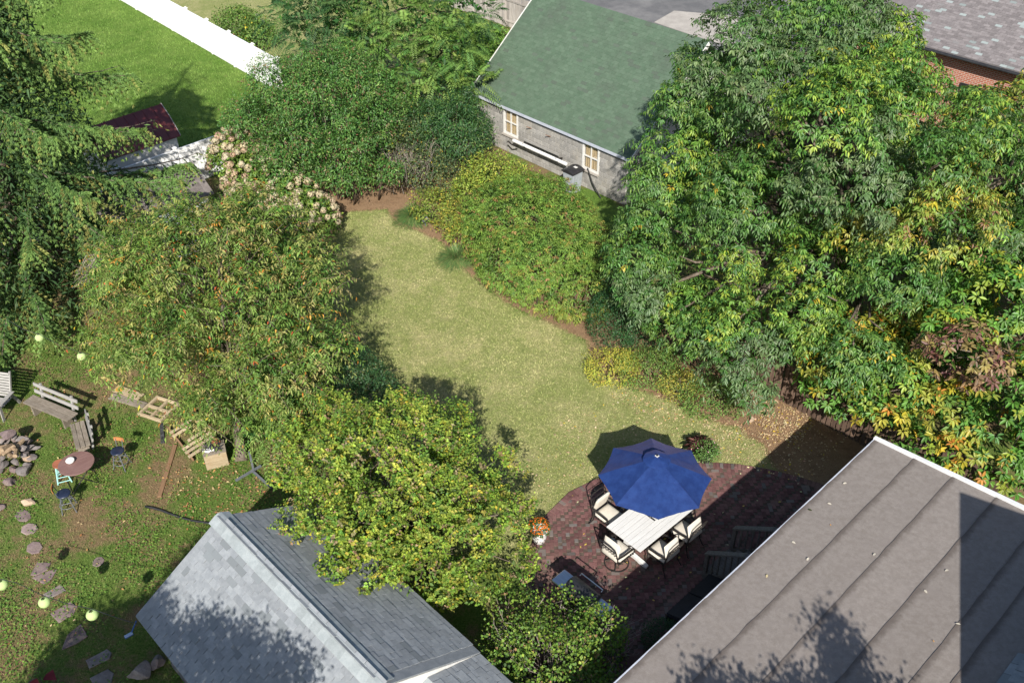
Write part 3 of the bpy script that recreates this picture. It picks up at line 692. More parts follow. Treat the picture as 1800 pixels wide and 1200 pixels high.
# ------------------------------------------------------------------ fences
def vinyl_fence(name, o, d, n, Lp, h, label):
    f = empty(name, o, math.atan2(d.y, d.x), label, 'fence')
    pan = MB()
    for k in range(int(Lp / .16)): pan.box((.06 + (k + .5) * (Lp - .12) / int(Lp / .16), 0, h / 2), ((Lp - .12) / int(Lp / .16) - .012, .03, h - .16))
    pan_me = pan.mesh('panel', M['white_vinyl']); rail = MB().box((Lp / 2, 0, 0), (Lp - .12, .07, .14)).mesh('rail', M['white_vinyl'], bevel=.008)
    post = MB().box((0, 0, h / 2 + .03), (.125, .125, h + .06)).mesh('post', M['white_vinyl'], bevel=.01)
    cp = MB().add([(-.085, -.085, 0), (.085, -.085, 0), (.085, .085, 0), (-.085, .085, 0), (-.085, -.085, .03), (.085, -.085, .03), (.085, .085, .03), (-.085, .085, .03), (0, 0, .1)],
                  [(3, 2, 1, 0), (0, 1, 5, 4), (1, 2, 6, 5), (2, 3, 7, 6), (3, 0, 4, 7), (4, 5, 8), (5, 6, 8), (6, 7, 8), (7, 4, 8)]).mesh('post_cap', M['white_vinyl'])
    for i in range(n + 1):
        p = link('post', post, f, (i * Lp, 0, 0)); link('post_cap', cp, p, (0, 0, h + .06))
        if i < n:
            q = link('panel', pan_me, f, (i * Lp, 0, 0)); link('rail', rail, q, (0, 0, h - .07)); link('rail', rail, q, (0, 0, .1))
    return f
FD = Vector((-.652, .758, 0)); vinyl_fence('vinyl_fence', Vector((-13.79, 48.02, 0)) - FD * 4.3, FD, 12, 2.4, 1.78, 'tall sunlit white vinyl fence along the far side of the bright lawn')
vinyl_fence('vinyl_fence', Vector((-13.39, 35.47, 0)) - E1 * 7.2, E1, 4, 2.4, 1.68, 'shaded white vinyl fence in front of the maroon-roofed shed')
gf = empty('board_fence', Vector((-2.07, 56.02, 0)) + E2 * 8, math.atan2(-E2.y, -E2.x), 'weathered grey board fence at the edge of the asphalt yard', 'fence')
bd = MB().box((0, 0, .9), (.19, .022, 1.8)).mesh('board', M['grey_wood_v'])
for i in range(70): link('board', bd, gf, (i * .2, rs.uniform(-.006, .006), rs.uniform(-.03, .02)), (rs.uniform(-.012, .012), rs.uniform(-.012, .012), 0))
for i in range(6):
    MB().box((i * 2.6 + .4, -.07, .95), (.11, .11, 1.95)).build('post', M['grey_wood_v'], gf)
for z in (.35, 1.5): MB().box((7, -.035, z), (14, .045, .09)).build('rail', M['grey_wood_v'], gf)
pf = empty('picket_fence', Vector((7.95, 21.75, 0)) + E2 * 3.2, math.atan2(-E2.y, -E2.x), 'dark brown picket fence half hidden under the large leafy tree', 'fence')
pb = MB().prism([(-.06, -.011), (.06, -.011), (.06, .011), (-.06, .011)], 0, 1.42).mesh('picket', M['dark_fence'])
for i in range(62): link('picket', pb, pf, (i * .155, rs.uniform(-.008, .008), rs.uniform(-.02, .03)), (rs.uniform(-.03, .03), rs.uniform(-.02, .02), 0))
for z in (.3, 1.15): MB().box((4.8, .035, z), (9.8, .04, .085)).build('rail', M['dark_fence'], pf)

# ------------------------------------------------------------------ small outbuildings behind the spruce
ms = empty('garden_shed', (-13.43, 36.21, 0), math.atan2(-E1.y, -E1.x), 'small white shed with maroon metal roof behind the shaded white fence', 'shed')
Ls = 3.2; prof = [(0, 1.9), (-.585, 2.5), (-1.15, 2.9), (-1.72, 2.5), (-2.3, 1.9)]
rm = MB()
for (y0, z0), (y1, z1) in zip(prof[:-1], prof[1:]):
    rm.add([(-.12, y0, z0), (Ls, y0, z0), (Ls, y1, z1), (-.12, y1, z1), (-.12, y0, z0 - .03), (Ls, y0, z0 - .03), (Ls, y1, z1 - .03), (-.12, y1, z1 - .03)], [(3, 2, 1, 0), (4, 5, 6, 7), (0, 1, 5, 4), (1, 2, 6, 5), (2, 3, 7, 6), (3, 0, 4, 7)])
rm.build('roof', M['maroon_metal'], ms)
for (y0, z0), (y1, z1) in zip(prof[:-1], prof[1:]):
    for i in range(9):
        x = -.11 + i * .4; MB().bar((x, y0, z0 + .012), (x, y1, z1 + .012), .035, .03).build('roof_rib', M['maroon_metal'], ms)
    MB().bar((-.135, y0, z0), (-.135, y1, z1), .03, .08).build('rake_trim', M['grey_wood'], ms)
wb = MB().box((0, 0, 0), (.385, .02, 1.84)).mesh('siding_panel', M['white_paint'])
for i in range(8): link('siding_panel', wb, ms, (.2 + i * .392, -.1, .94))
MB().prism([(.02, -.12), (Ls - .1, -.12), (Ls - .1, -2.2), (.02, -2.2)][::-1], 0, 1.88).build('wall', M['mortar'], ms)
mb = MB(); mb.add([(.01, -.1, 1.88), (.01, -.6, 2.44), (.01, -1.15, 2.84), (.01, -1.7, 2.44), (.01, -2.2, 1.88)], [(0, 1, 2, 3, 4)]); mb.build('gable_wall', M['white_paint'], ms)

bs_o = at(345, 350, 2.1)
bs = empty('low_shed', (bs_o.x, bs_o.y, 0), GRID, 'low white shed with brown-grey shingle roof behind the peach-leaved tree', 'shed')
MB().prism([(-3.4, .15), (.5, .15), (.5, 2.2), (-3.4, 2.2)], 0, 2.05).build('wall', M['white_paint'], bs)
U = Vector((1, 0, 0)); S = Vector((0, 1.18, .82)); SN = S.normalized(); a = Vector((-3.6, 0, 2.1))
dk = MB(); dn = Vector((0, 0, -.06)); q = [a, a + U * 4.3, a + U * 4.3 + S, a + S]; q2 = [a + S, a + U * 4.3 + S, a + U * 4.3 + Vector((0, 2.36, 0)), a + Vector((0, 2.36, 0))]
dk.add(q + [p + dn for p in q], [(0, 1, 2, 3), (0, 4, 5, 1), (1, 5, 6, 2), (3, 7, 4, 0)]); dk.add(q2, [(0, 1, 2, 3)]); dk.build('roof_deck', M['brown_shingle'], bs)
bsm = MB().box((0, 0, 0), (.302, .2, .007)).mesh('shingle', M['brown_shingle'])
bq = MB(); shingle_slope(bq, bs, bsm, a, U, SN, 13, 10, .31, .142, rnd=rs, pick=lambda p: True)
tag(bq.build('cut_shingle', M['brown_shingle'], bs), kind='stuff')
MB().box((-1.2, .12, 1.0), (.8, .06, 1.9)).build('door', M['blue_white_metal'], bs)
# ------------------------------------------------------------------ foliage engine
R3 = np.random.default_rng(42)
def nrm(a): return a / np.maximum(np.linalg.norm(a, axis=-1, keepdims=True), 1e-9)
def rdir(n):
    v = R3.normal(size=(n, 3)); return nrm(v)
def perp(ax):
    s = np.cross(ax, rdir(len(ax))); return nrm(s)
def lump(d, f, seed):
    return (np.sin(d[:, 0] * f + seed) * np.sin(d[:, 1] * f * 1.1 + seed * 2.3) + np.sin(d[:, 2] * f * .9 + seed * 1.7 + d[:, 0] * 2)) * .5
def field(p, f):
    x, y, z = (p * f).T
    return (np.sin(x + 1.7 * np.sin(y * .7 + z * .5)) + np.sin(y * 1.13 + 1.4 * np.sin(z * .9 + x * .4) + 2) + np.sin(z * 1.21 + 1.5 * np.sin(x * .8 - y * .6) + 4)) / 3
def shell(blobs, dens, inner=.25, bump=.16, under=.35, cut=.80, gap=None):
    """points on the outside of a set of ellipsoids (c, r): uneven shell, thin underneath"""
    P = []; NN = []; ID = []
    C = np.array([b[0] for b in blobs], float); Rr = np.array([b[1] for b in blobs], float)
    for i in range(len(blobs)):
        r = Rr[i]; ar = 4 * np.pi * ((r[0] * r[1]) ** 1.6 / 3 + (r[0] * r[2]) ** 1.6 / 3 + (r[1] * r[2]) ** 1.6 / 3) ** (1 / 1.6)
        n = max(8, int(dens * ar)); d = rdir(n)
        keep = (d[:, 2] > -.35) | (R3.random(n) < under); d = d[keep]; n = len(d)
        k = 1 + bump * lump(d, 4.5, i * 1.37 + 1) + bump * .6 * lump(d, 10, i * 2.1) - inner * R3.random(n) ** 2
        p = C[i] + d * r * k[:, None]
        q = np.ones(n, bool)
        for j in range(len(blobs)):
            if j != i: q &= (((p - C[j]) / Rr[j]) ** 2).sum(1) > cut ** 2
        q &= p[:, 2] > .04
        if gap: q &= field(p, gap[0]) + R3.normal(0, .08, n) > gap[1]
        P.append(p[q]); NN.append(nrm(d[q] / r)); ID.append(np.full(q.sum(), i))
    return np.concatenate(P), np.concatenate(NN), np.concatenate(ID)
def colours(n, pal, jit=.18):
    """pal: list of (weight, rgb)"""
    w = np.array([p[0] for p in pal], float); w /= w.sum(); c = np.array([p[1] for p in pal], float)
    k = R3.choice(len(pal), n, p=w)
    return c[k] * (1 + R3.normal(0, jit, (n, 1))).clip(.45, 1.7) * (1 + R3.normal(0, jit * .35, (n, 3)))
def leaf_mesh(name, B, AX, SD, L, W, COLR, mat, hexa=False, fold=.25, curl=.12):
    n = len(B); NR = np.cross(AX, SD); L = np.broadcast_to(L, (n,))[:, None]; W = np.broadcast_to(W, (n,))[:, None]
    dz = np.array([0, 0, -1.0])
    tip = B + AX * L + dz * curl * L
    if not hexa:
        mid = B + AX * L * .42
        l = mid - SD * W * .5 + NR * W * fold; r = mid + SD * W * .5 + NR * W * fold
        V = np.stack([B, r, tip, l], 1).reshape(-1, 3); o = np.arange(n)[:, None] * 4
        F = np.concatenate([o + np.array([[0, 1, 2]]), o + np.array([[0, 2, 3]])], 1).reshape(-1, 3); k = 4
    else:
        m1 = B + AX * L * .3; m2 = B + AX * L * .68 + dz * curl * L * .35
        l1 = m1 - SD * W * .46 + NR * W * fold; r1 = m1 + SD * W * .46 + NR * W * fold
        l2 = m2 - SD * W * .40 + NR * W * fold; r2 = m2 + SD * W * .40 + NR * W * fold
        V = np.stack([B, r1, r2, tip, l2, l1], 1).reshape(-1, 3); o = np.arange(n)[:, None] * 6
        F = np.concatenate([o + np.array([[0, 1, 2, 3]]), o + np.array([[0, 3, 4, 5]])], 1).reshape(-1, 4); k = 6
    return np_mesh(name, V, F, mat, np.repeat(np.clip(COLR, .004, .9), k, axis=0))
def cat(parts): return [np.concatenate([p[i] for p in parts]) for i in range(len(parts[0]))]

def rosettes(P, N, k, L, W, droop, spread=.9, radius=.03):
    """k leaflets fanned round every twig tip"""
    n = len(P); t = nrm(N * .8 + np.array([0, 0, .35]) + R3.normal(0, .3, (n, 3)))
    a = perp(t); b = np.cross(t, a)
    ph = (np.arange(k)[None, :] * 2 * np.pi / k + R3.uniform(0, 6.28, (n, 1)) + R3.normal(0, .18, (n, k)))
    rad = a[:, None] * np.cos(ph)[..., None] + b[:, None] * np.sin(ph)[..., None]
    ax = nrm(rad * spread + t[:, None] * .35 + np.array([0, 0, -droop]) + R3.normal(0, .12, (n, k, 3))).reshape(-1, 3)
    T = np.repeat(t, k, axis=0); sd = nrm(np.cross(T + np.array([0, 0, .5]), ax) + R3.normal(0, .15, ax.shape)); 
    nr = np.cross(ax, sd); fl = nr[:, 2] < -.2; sd[fl] *= -1
    B = np.repeat(P, k, axis=0) + ax * radius
    Ls = L * R3.uniform(.7, 1.2, len(B)); return B, ax, sd, Ls, Ls * W / L, np.repeat(np.arange(n), k)
def scatter(P, N, k, L, W, droop, spread):
    """k loose leaves near every point"""
    n = len(P) * k; B = np.repeat(P, k, axis=0) + R3.normal(0, spread, (n, 3)); NN = np.repeat(N, k, axis=0)
    ax = nrm(NN * .5 + rdir(n) * .9 + np.array([0, 0, -droop]))
    sd = nrm(np.cross(nrm(NN + np.array([0, 0, .6]) + R3.normal(0, .45, (n, 3))), ax)); 
    Ls = L * R3.uniform(.65, 1.25, n); return B, ax, sd, Ls, Ls * W / L, np.repeat(np.arange(len(P)), k)
def sprays(P, N, k, TL, L, W, out=.7, up=.25, sag=.5, hang=.7):
    """arching twigs with alternate leaves hanging along them; also returns the twig lines"""
    n = len(P); h = N.copy(); t0 = nrm(N * out + np.array([0, 0, up]) + R3.normal(0, .38, (n, 3)))
    Ln = TL * R3.uniform(.55, 1.3, n)
    s = np.linspace(.08, 1, k)[None, :, None]
    pos = P[:, None] - t0[:, None] * Ln[:, None, None] * .45 + t0[:, None] * (Ln[:, None, None] * s) + np.array([0, 0, -1]) * (sag * Ln[:, None, None] * s ** 2 * .5)
    tan = nrm(t0[:, None] + np.array([0, 0, -1]) * sag * s)
    side = nrm(np.cross(tan, np.array([0, 0, 1.0])))
    sg = np.where(np.arange(k) % 2 == 0, 1, -1)[None, :, None]
    ax = nrm(tan * .45 + side * sg * .75 + np.array([0, 0, -hang]) + R3.normal(0, .22, (n, k, 3))).reshape(-1, 3)
    up_ = nrm(np.array([0, 0, 1.0]) + np.repeat(N, k, axis=0) * .5 + R3.normal(0, .3, (n * k, 3)))
    sd = nrm(np.cross(up_, ax)); B = pos.reshape(-1, 3); Ls = L * R3.uniform(.65, 1.2, n * k)
    return (B, ax, sd, Ls, Ls * W / L, np.repeat(np.arange(n), k)), pos
def fronds(P, N, k, RL, L, W, up=.35, sag=.8):
    """long feathered leaves: a midrib with k pairs of leaflets"""
    n = len(P); t0 = nrm(N * .8 + rdir(n) * .75 + np.array([0, 0, up])); Ln = RL * R3.uniform(.7, 1.2, n)
    s = np.linspace(.12, 1, k)[None, :, None]
    pos = P[:, None] + t0[:, None] * (Ln[:, None, None] * s) + np.array([0, 0, -1]) * (sag * Ln[:, None, None] * s ** 2 * .5)
    tan = nrm(t0[:, None] + np.array([0, 0, -1]) * sag * s)
    side = nrm(np.cross(tan, np.array([0, 0, 1.0]) + N[:, None] * .3 + R3.normal(0, .08, (n, 1, 3))))
    out = []
    for sg in (1, -1):
        ax = nrm(side * sg * .9 + tan * .35 + np.array([0, 0, -.25]) + R3.normal(0, .07, (n, k, 3))).reshape(-1, 3)
        up_ = np.cross(np.repeat(side.reshape(-1, 3), 1, axis=0), tan.reshape(-1, 3)); sd = nrm(np.cross(up_, ax))
        nr = np.cross(ax, sd); sd[nr[:, 2] < 0] *= -1
        Ls = np.broadcast_to(L * (1 - .45 * np.abs(s[..., 0] - .45)), (n, k)).ravel() * R3.uniform(.85, 1.1, n * k)
        out.append((pos.reshape(-1, 3), ax, sd, Ls, Ls * W / L, np.repeat(np.arange(n), k)))
    return cat(out)

def limbs(mb, base, top, targets, r0, seed=0, sides=7):
    """trunk from base to top, then bent limbs to the targets"""
    q = random.Random(seed); b = Vector(base); t = Vector(top)
    mids = [b + (t - b) * k + Vector((q.uniform(-.06, .06), q.uniform(-.06, .06), 0)) for k in (0, .12, .4, .7, 1)]
    mb.tube(mids, [r0 * 1.45, r0 * 1.1, r0 * .95, r0 * .85, r0 * .7], sides + 2)
    for tg in targets:
        tg = Vector(tg); s0 = b + (t - b) * q.uniform(.45, 1); d = tg - s0
        m1 = s0 + d * .35 + Vector((q.uniform(-.15, .15), q.uniform(-.15, .15), .12)) * d.length * .5
        m2 = s0 + d * .7 + Vector((q.uniform(-.12, .12), q.uniform(-.12, .12), .1)) * d.length * .4
        rr_ = r0 * min(.5, .14 + .06 * d.length)
        mb.tube([s0, m1, m2, tg], [rr_, rr_ * .75, rr_ * .5, rr_ * .18], 5)
        for _ in range(3):
            e = m2 + Vector((q.uniform(-1, 1), q.uniform(-1, 1), q.uniform(-.1, .8))) * d.length * .28
            mb.tube([m1.lerp(m2, q.random()), m2.lerp(e, .5), e], [rr_ * .4, rr_ * .3, rr_ * .1], 4)
def dome_blobs(c, r, n, br, seed, zmin=.8, jit=.18, inward=.55, lowcut=-.45, sy=1.0):
    """clumps spread over a rounded crown"""
    q = np.random.default_rng(seed); c = np.array(c, float); r = np.array(r, float); out = []; g = math.pi * (3 - 5 ** .5)
    for i in range(n):
        z = 1 - (i + .5) / n * (1 - lowcut); rad = math.sqrt(max(0, 1 - z * z)); a = i * g + q.uniform(-.3, .3)
        d = np.array([rad * math.cos(a), rad * math.sin(a), z]); rb = br * q.uniform(.75, 1.3)
        k = 1 - inward * rb / r.mean() + q.normal(0, jit) * .5
        p = c + d * r * k; p[2] = max(p[2], zmin)
        out.append((tuple(p), (rb, rb, rb * .85)))
    return out
def plant(name, base, label, catg, group=None):
    return empty(name, (base[0], base[1], 0), 0, label, catg, group)
def put(root, name, me, stuff=True):
    o = link(name, me, root); o.location = -Vector(root.location)
    if stuff: o['kind'] = 'stuff'
    return o
def wood(root, mb, mat='bark', name='trunk'): 
    o = mb.build(name, M[mat], root, smooth=True); o.location = -Vector(root.location); return o
def bxyz(b): return [x[0] for x in b]
def seen(p):
    w = Vector(p) - Vector((0, 0, CAM_H)); z = w.dot(_fw); return 900 + FPX * w.dot(_r2) / z, 600 - FPX * w.dot(_u2) / z, z

G_MID = (.045, .115, .022); G_DEEP = (.026, .075, .020); G_LITE = (.10, .185, .035); G_GREY = (.075, .115, .055); YEL = (.34, .27, .03); ORG = (.36, .16, .03); BRN = (.16, .085, .04); LIME = (.19, .25, .035); MAR = (.11, .035, .04)

# ------------------------------------------------------------------ the large leafy tree on the right
t1_c, t1_r = (10.2, 25.3, 4.6), (5.5, 5.7, 5.7)
b1 = dome_blobs(t1_c, t1_r, 60, 1.08, 7, zmin=2.2, jit=.36, inward=.6, lowcut=-.42)
for u, v, z, r in ((1125, 455, 3.6, 1.0), (1140, 515, 3.0, .95), (1140, 385, 4.2, .9), (1150, 320, 5.0, .9), (1172, 250, 6.2, .9), (1200, 180, 7.4, .9), (1170, 330, 4.8, 1.0), (1195, 260, 6.2, 1.0), (1245, 130, 8.2, 1.1), (1305, 60, 9.4, 1.2), (1400, 30, 9.8, 1.3), (1490, 30, 9.6, 1.2), (1560, 70, 9.0, 1.0), (1500, 250, 8.3, 1.25), (1450, 210, 8.9, 1.2), (1540, 320, 7.4, 1.2), (1590, 170, 7.6, 1.1), (1580, 300, 6.2, 1.1), (1600, 420, 5.0, 1.1),
                   (1290, 640, 2.4, .95), (1350, 600, 3.0, 1.0), (1300, 560, 3.4, 1.0), (1235, 580, 2.6, .85), (1195, 545, 2.8, .8), (1440, 610, 3.2, .95), (1420, 540, 4.0, 1.1), (1320, 680, 2.0, .7)):
    p = at(u, v, z); b1.append(((p.x, p.y, p.z), (r, r, r * .85)))
b1 = [b for b in b1 if not (seen(b[0])[0] > 1590 and seen(b[0])[1] - FPX / seen(b[0])[2] * b[1][0] < 100 + .3 * (seen(b[0])[0] - 1640))]
t1 = plant('shade_tree', (10.8, 24.6), 'largest tree, broad green crown of drooping hand-shaped leaves beside the green-roofed garage', 'tree')
mb = MB(); limbs(mb, (10.8, 24.6, 0), (10.5, 24.9, 4.6), bxyz(b1)[::2], .26, 1); wood(t1, mb)
P, N, ID = shell(b1, 48, .3, .27, .3, .88, (2.4, -.27))
h_ = R3.random(len(P)) < .5; ra_ = rosettes(P[h_], N[h_], 7, .145, .05, .75); rb_, _tw = sprays(P[~h_], N[~h_], 9, .42, .14, .048, .6, .2, 1.0, .6)
ia, ib = np.where(h_)[0], np.where(~h_)[0]; lf = cat([ra_[:5] + (ia[ra_[5]],), rb_[:5] + (ib[rb_[5]],)])
tint = np.random.default_rng(3).random(len(b1))
bx_ = np.array(bxyz(b1)); xr = np.array([1.0 if (seen(p)[0] > 1470 and seen(p)[1] > 360) else 0.0 for p in bx_])
col = colours(len(P), [(5, (.05, .125, .024)), (4, (.075, .15, .028)), (2.2, (.115, .185, .034)), (2, (.062, .12, .036)), (.05, YEL)], .13)
bt = tint[ID]
col[bt > .72] = colours((bt > .72).sum(), [(3, (.07, .12, .045)), (2, (.09, .135, .05)), (1, G_MID)], .12)
col[bt < .25] = colours((bt < .25).sum(), [(3, (.10, .19, .03)), (1.5, LIME), (1.5, G_MID), (.06, YEL)], .12)
k = (xr[ID] > .42) & (bt > .2) & (bt < .66); col[k] = colours(k.sum(), [(2, (.19, .225, .04)), (2, (.14, .21, .035)), (.9, (.28, .24, .04)), (.3, BRN), (.3, YEL)], .14)
cl = col[lf[5]] * (1 + R3.normal(0, .14, (len(lf[0]), 1)))
put(t1, 'crown', leaf_mesh('crown', *lf[:5], cl, M['leaf_gloss'], False))
Pi, Ni, _ = shell([(b[0], tuple(np.array(b[1]) * .6)) for b in b1], 8, .4, .2, .3, .5)
lf = rosettes(Pi, Ni, 6, .17, .065, .5); put(t1, 'inner_leaves', leaf_mesh('inner_leaves', *lf[:5], colours(len(lf[0]), [(1, G_MID), (1, (.06, .13, .025))]), M['leaf_gloss'], False))

# its yellowing neighbour, low and spreading, at the right edge
b2 = dome_blobs((14.6, 20.3, 2.6), (5.2, 3.6, 3.3), 40, 1.0, 15, zmin=1.3, jit=.25, inward=.6, lowcut=-.3)
for u, v, z, r in ((1530, 700, 2.3, .75), (1560, 745, 2.1, .75), (1620, 790, 2.0, .7), (1700, 800, 2.2, .8), (1770, 810, 2.4, .8), (1520, 600, 3.2, .9), (1520, 650, 2.7, .7), (1650, 830, 1.6, .55), (1590, 670, 3.0, .8), (1680, 720, 3.0, .9), (1760, 720, 3.2, 1.0), (1680, 610, 3.9, .9)):
    p = at(u, v, z); b2.append(((p.x, p.y, p.z), (r, r, r * .85)))
b2 += [((at(1690, 615, 4.5).x, at(1690, 615, 4.5).y, 4.5), (.85, .8, .75)), ((at(1735, 650, 4.1).x, at(1735, 650, 4.1).y, 4.1), (.65, .65, .6))]
t2 = plant('autumn_tree', (14.6, 20.6), 'tree turning yellow and bronze behind the corner of the brown flat roof', 'tree')
mb = MB(); limbs(mb, (14.6, 20.6, 0), (14.5, 20.5, 2.6), bxyz(b2)[::2], .17, 2); wood(t2, mb)
P, N, ID = shell(b2, 20, .35, .22, .3, .82, (2.7, -.28))
lf = rosettes(P, N, 7, .175, .07, .45)
bt = np.random.default_rng(8).random(len(b2)); bt = bt * .85; bt[-5:] = (.5, .3, .97, .97, .95); bt[-14:-9] = (.2, .45, .3, .45, .3); bt = bt[ID]
col = colours(len(P), [(4, (.085, .19, .03)), (2, LIME), (1, G_MID), (.5, YEL)], .13)
k = bt > .86; col[k] = colours(k.sum(), [(3, (.17, .11, .06)), (2, (.14, .07, .055)), (1.6, (.22, .17, .06)), (.3, MAR)], .14)
k = (bt > .42) & (bt < .60); col[k] = colours(k.sum(), [(2, (.26, .25, .035)), (2, (.20, .23, .04)), (1.2, YEL), (.6, ORG), (1, G_LITE)], .14)
cl = np.repeat(col, 7, axis=0) * (1 + R3.normal(0, .12, (len(lf[0]), 1)))
put(t2, 'crown', leaf_mesh('crown', *lf[:5], cl, M['leaf_gloss'], True))
Pi, Ni, _ = shell([(b[0], tuple(np.array(b[1]) * .65)) for b in b2], 5, .4, .2, .3, .5)
lf = rosettes(Pi, Ni, 6, .2, .09, .4); put(t2, 'inner_leaves', leaf_mesh('inner_leaves', *lf[:5], colours(len(lf[0]), [(1, G_MID), (1, G_LITE)]), M['leaf'], False))
# a younger ash-like tree between them, further back
b2b = dome_blobs((17.3, 27.4, 3.5), (4.6, 4.2, 3.6), 42, 1.1, 25, zmin=1.5, jit=.2, inward=.6, lowcut=-.3)
t2b = plant('ash_tree', (17.0, 26.0), 'olive-green tree with brownish top leaves in front of the red brick building', 'tree')
mb = MB(); limbs(mb, (17.0, 26.0, 0), (16.9, 26.0, 2.6), bxyz(b2b)[::2], .18, 3); wood(t2b, mb)
P, N, ID = shell(b2b, 14, .35, .22, .3, .82); lf = rosettes(P, N, 7, .19, .068, .6)
bt = np.random.default_rng(9).random(len(b2b))[ID]; col = colours(len(P), [(3, (.13, .20, .035)), (2.5, (.19, .22, .04)), (1.5, (.29, .25, .045)), (1, G_MID)], .13)
k = bt > .72; col[k] = colours(k.sum(), [(3, (.15, .13, .075)), (1, (.17, .10, .06)), (2, (.12, .14, .05))], .13)
put(t2b, 'crown', leaf_mesh('crown', *lf[:5], np.repeat(col, 7, axis=0) * (1 + R3.normal(0, .12, (len(lf[0]), 1))), M['leaf_gloss'], True))

# ------------------------------------------------------------------ peach-leaved tree in the left yard
pc, pr_ = (-8.1, 22.0, 3.15), (3.9, 3.7, 2.95)
b3 = dome_blobs(pc, pr_, 46, .85, 31, zmin=.9, jit=.25, inward=.5, lowcut=-.5)
for u, v, z, r in ((590, 610, 2.6, .6), (560, 520, 3.2, .6), (530, 440, 3.6, .6), (330, 370, 4.2, .6), (420, 360, 4.4, .55), (250, 420, 3.6, .6), (180, 490, 2.8, .55), (165, 590, 1.9, .55), (400, 610, 2.6, .85), (430, 660, 2.0, .8), (370, 560, 3.1, .85), (460, 600, 2.7, .8), (340, 620, 2.2, .8), (390, 690, 1.6, .7), (480, 740, 1.4, .6), (400, 740, 1.2, .55)):
    p = at(u, v, z); b3.append(((p.x, p.y, p.z), (r, r, r * .8)))
b3 = [b for b in b3 if not ((seen(b[0])[0] < 345 and seen(b[0])[1] > 628) or (seen(b[0])[0] < 420 and seen(b[0])[1] > 690 and b[0][2] < 1.5) or (seen(b[0])[1] > 770))]
b3 = [b for b in b3 if seen(b[0])[0] + FPX / seen(b[0])[2] * b[1][0] < (600 + max(0, seen(b[0])[1] - 500) * .5) and seen(b[0])[0] - FPX / seen(b[0])[2] * b[1][0] > 105]
t3 = plant('fruit_tree', (-7.5, 19.6), 'wide open-crowned fruit tree with narrow drooping leaves turning orange over the wooden pallets', 'tree')
mb = MB(); limbs(mb, (-7.55, 19.5, 0), (-8.0, 21.8, 2.3), bxyz(b3)[::3], .13, 4)
P, N, ID = shell(b3, 20, .4, .3, .5, .72, (3.2, -.33))
(lf), tw = sprays(P, N, 13, .75, .13, .042, hang=.45)
sel = R3.choice(len(tw), min(700, len(tw)), replace=False)
wood(t3, mb); mb = MB()
for i in sel: mb.tube([tw[i][0], tw[i][6], tw[i][12]], [.011, .008, .004], 3, False)
wood(t3, mb, 'bark', 'twig')['kind'] = 'stuff'
sc = colours(len(P), [(5, (.095, .16, .03)), (3, (.135, .195, .042)), (2.4, (.19, .215, .06)), (1.2, (.26, .225, .08)), (.12, ORG)], .18)
cl = sc[lf[5]]; k = R3.random(len(cl)) < .03; cl = cl * (1 + R3.normal(0, .14, (len(cl), 1))); cl[k] = colours(k.sum(), [(2, ORG), (1, (.42, .22, .05)), (1, (.33, .07, .03)), (1, YEL)])
put(t3, 'crown', leaf_mesh('crown', *lf[:5], cl, M['leaf']))
Pi, Ni, _ = shell([(b[0], tuple(np.array(b[1]) * .7)) for b in b3], 14, .5, .2, .5, .4)
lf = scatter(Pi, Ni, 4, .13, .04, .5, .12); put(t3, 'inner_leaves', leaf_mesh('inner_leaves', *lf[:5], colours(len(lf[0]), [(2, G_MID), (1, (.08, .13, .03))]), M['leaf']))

# ------------------------------------------------------------------ yellow-green tree leaning over the shed
b4 = dome_blobs((-2.75, 15.45, 2.15), (2.45, 2.25, 2.1), 34, .58, 41, zmin=.7, jit=.34, inward=.5, lowcut=-.5)
for u, v, z, r in ((800, 745, 3.2, .45), (740, 735, 3.3, .45), (660, 720, 3.4, .5), (590, 720, 3.3, .5), (520, 780, 2.9, .5), (505, 840, 2.5, .45), (870, 810, 2.6, .45), (905, 900, 1.9, .45), (905, 990, 1.4, .45), (840, 1030, 1.5, .45), (770, 1000, 2.1, .45), (690, 960, 2.6, .4), (600, 930, 2.7, .4), (550, 890, 2.6, .4)):
    p = at(u, v, z); b4.append(((p.x, p.y, p.z), (r, r, r * .9)))
t4 = plant('yellowing_tree', (-2.1, 15.8), 'bushy yellow-green tree with small leaves overhanging the grey shed roof', 'tree')
mb = MB(); limbs(mb, (-2.1, 15.8, 0), (-2.2, 15.6, 1.6), bxyz(b4), .13, 5)
P, N, ID = shell(b4, 95, .42, .38, .4, .84, (4.4, -.12)); 
(lf), tw = sprays(P, N, 8, .36, .082, .058, .5, .75, .15, .15)
wood(t4, mb); mb = MB()
for i in R3.choice(len(tw), 500, replace=False): mb.tube([tw[i][0], tw[i][7]], [.007, .003], 3, False)
wood(t4, mb, 'bark', 'twig')['kind'] = 'stuff'
sc = colours(len(P), [(4, (.15, .225, .034)), (3, (.21, .265, .04)), (2.4, (.085, .155, .028)), (1.2, (.27, .27, .05)), (.8, (.24, .185, .10))], .2)
cl = sc[lf[5]] * (1 + R3.normal(0, .16, (len(lf[0]), 1))); k = R3.random(len(cl)) < .05; cl[k] = colours(k.sum(), [(2, (.38, .32, .04)), (1, (.28, .19, .10))])
put(t4, 'crown', leaf_mesh('crown', *lf[:5], cl, M['leaf']))
Pi, Ni, _ = shell([(b[0], tuple(np.array(b[1]) * .6)) for b in b4], 22, .5, .2, .5, .4)
lf = scatter(Pi, Ni, 4, .09, .06, .2, .1); put(t4, 'inner_leaves', leaf_mesh('inner_leaves', *lf[:5], colours(len(lf[0]), [(2, (.085, .15, .03)), (1, LIME)]), M['leaf']))

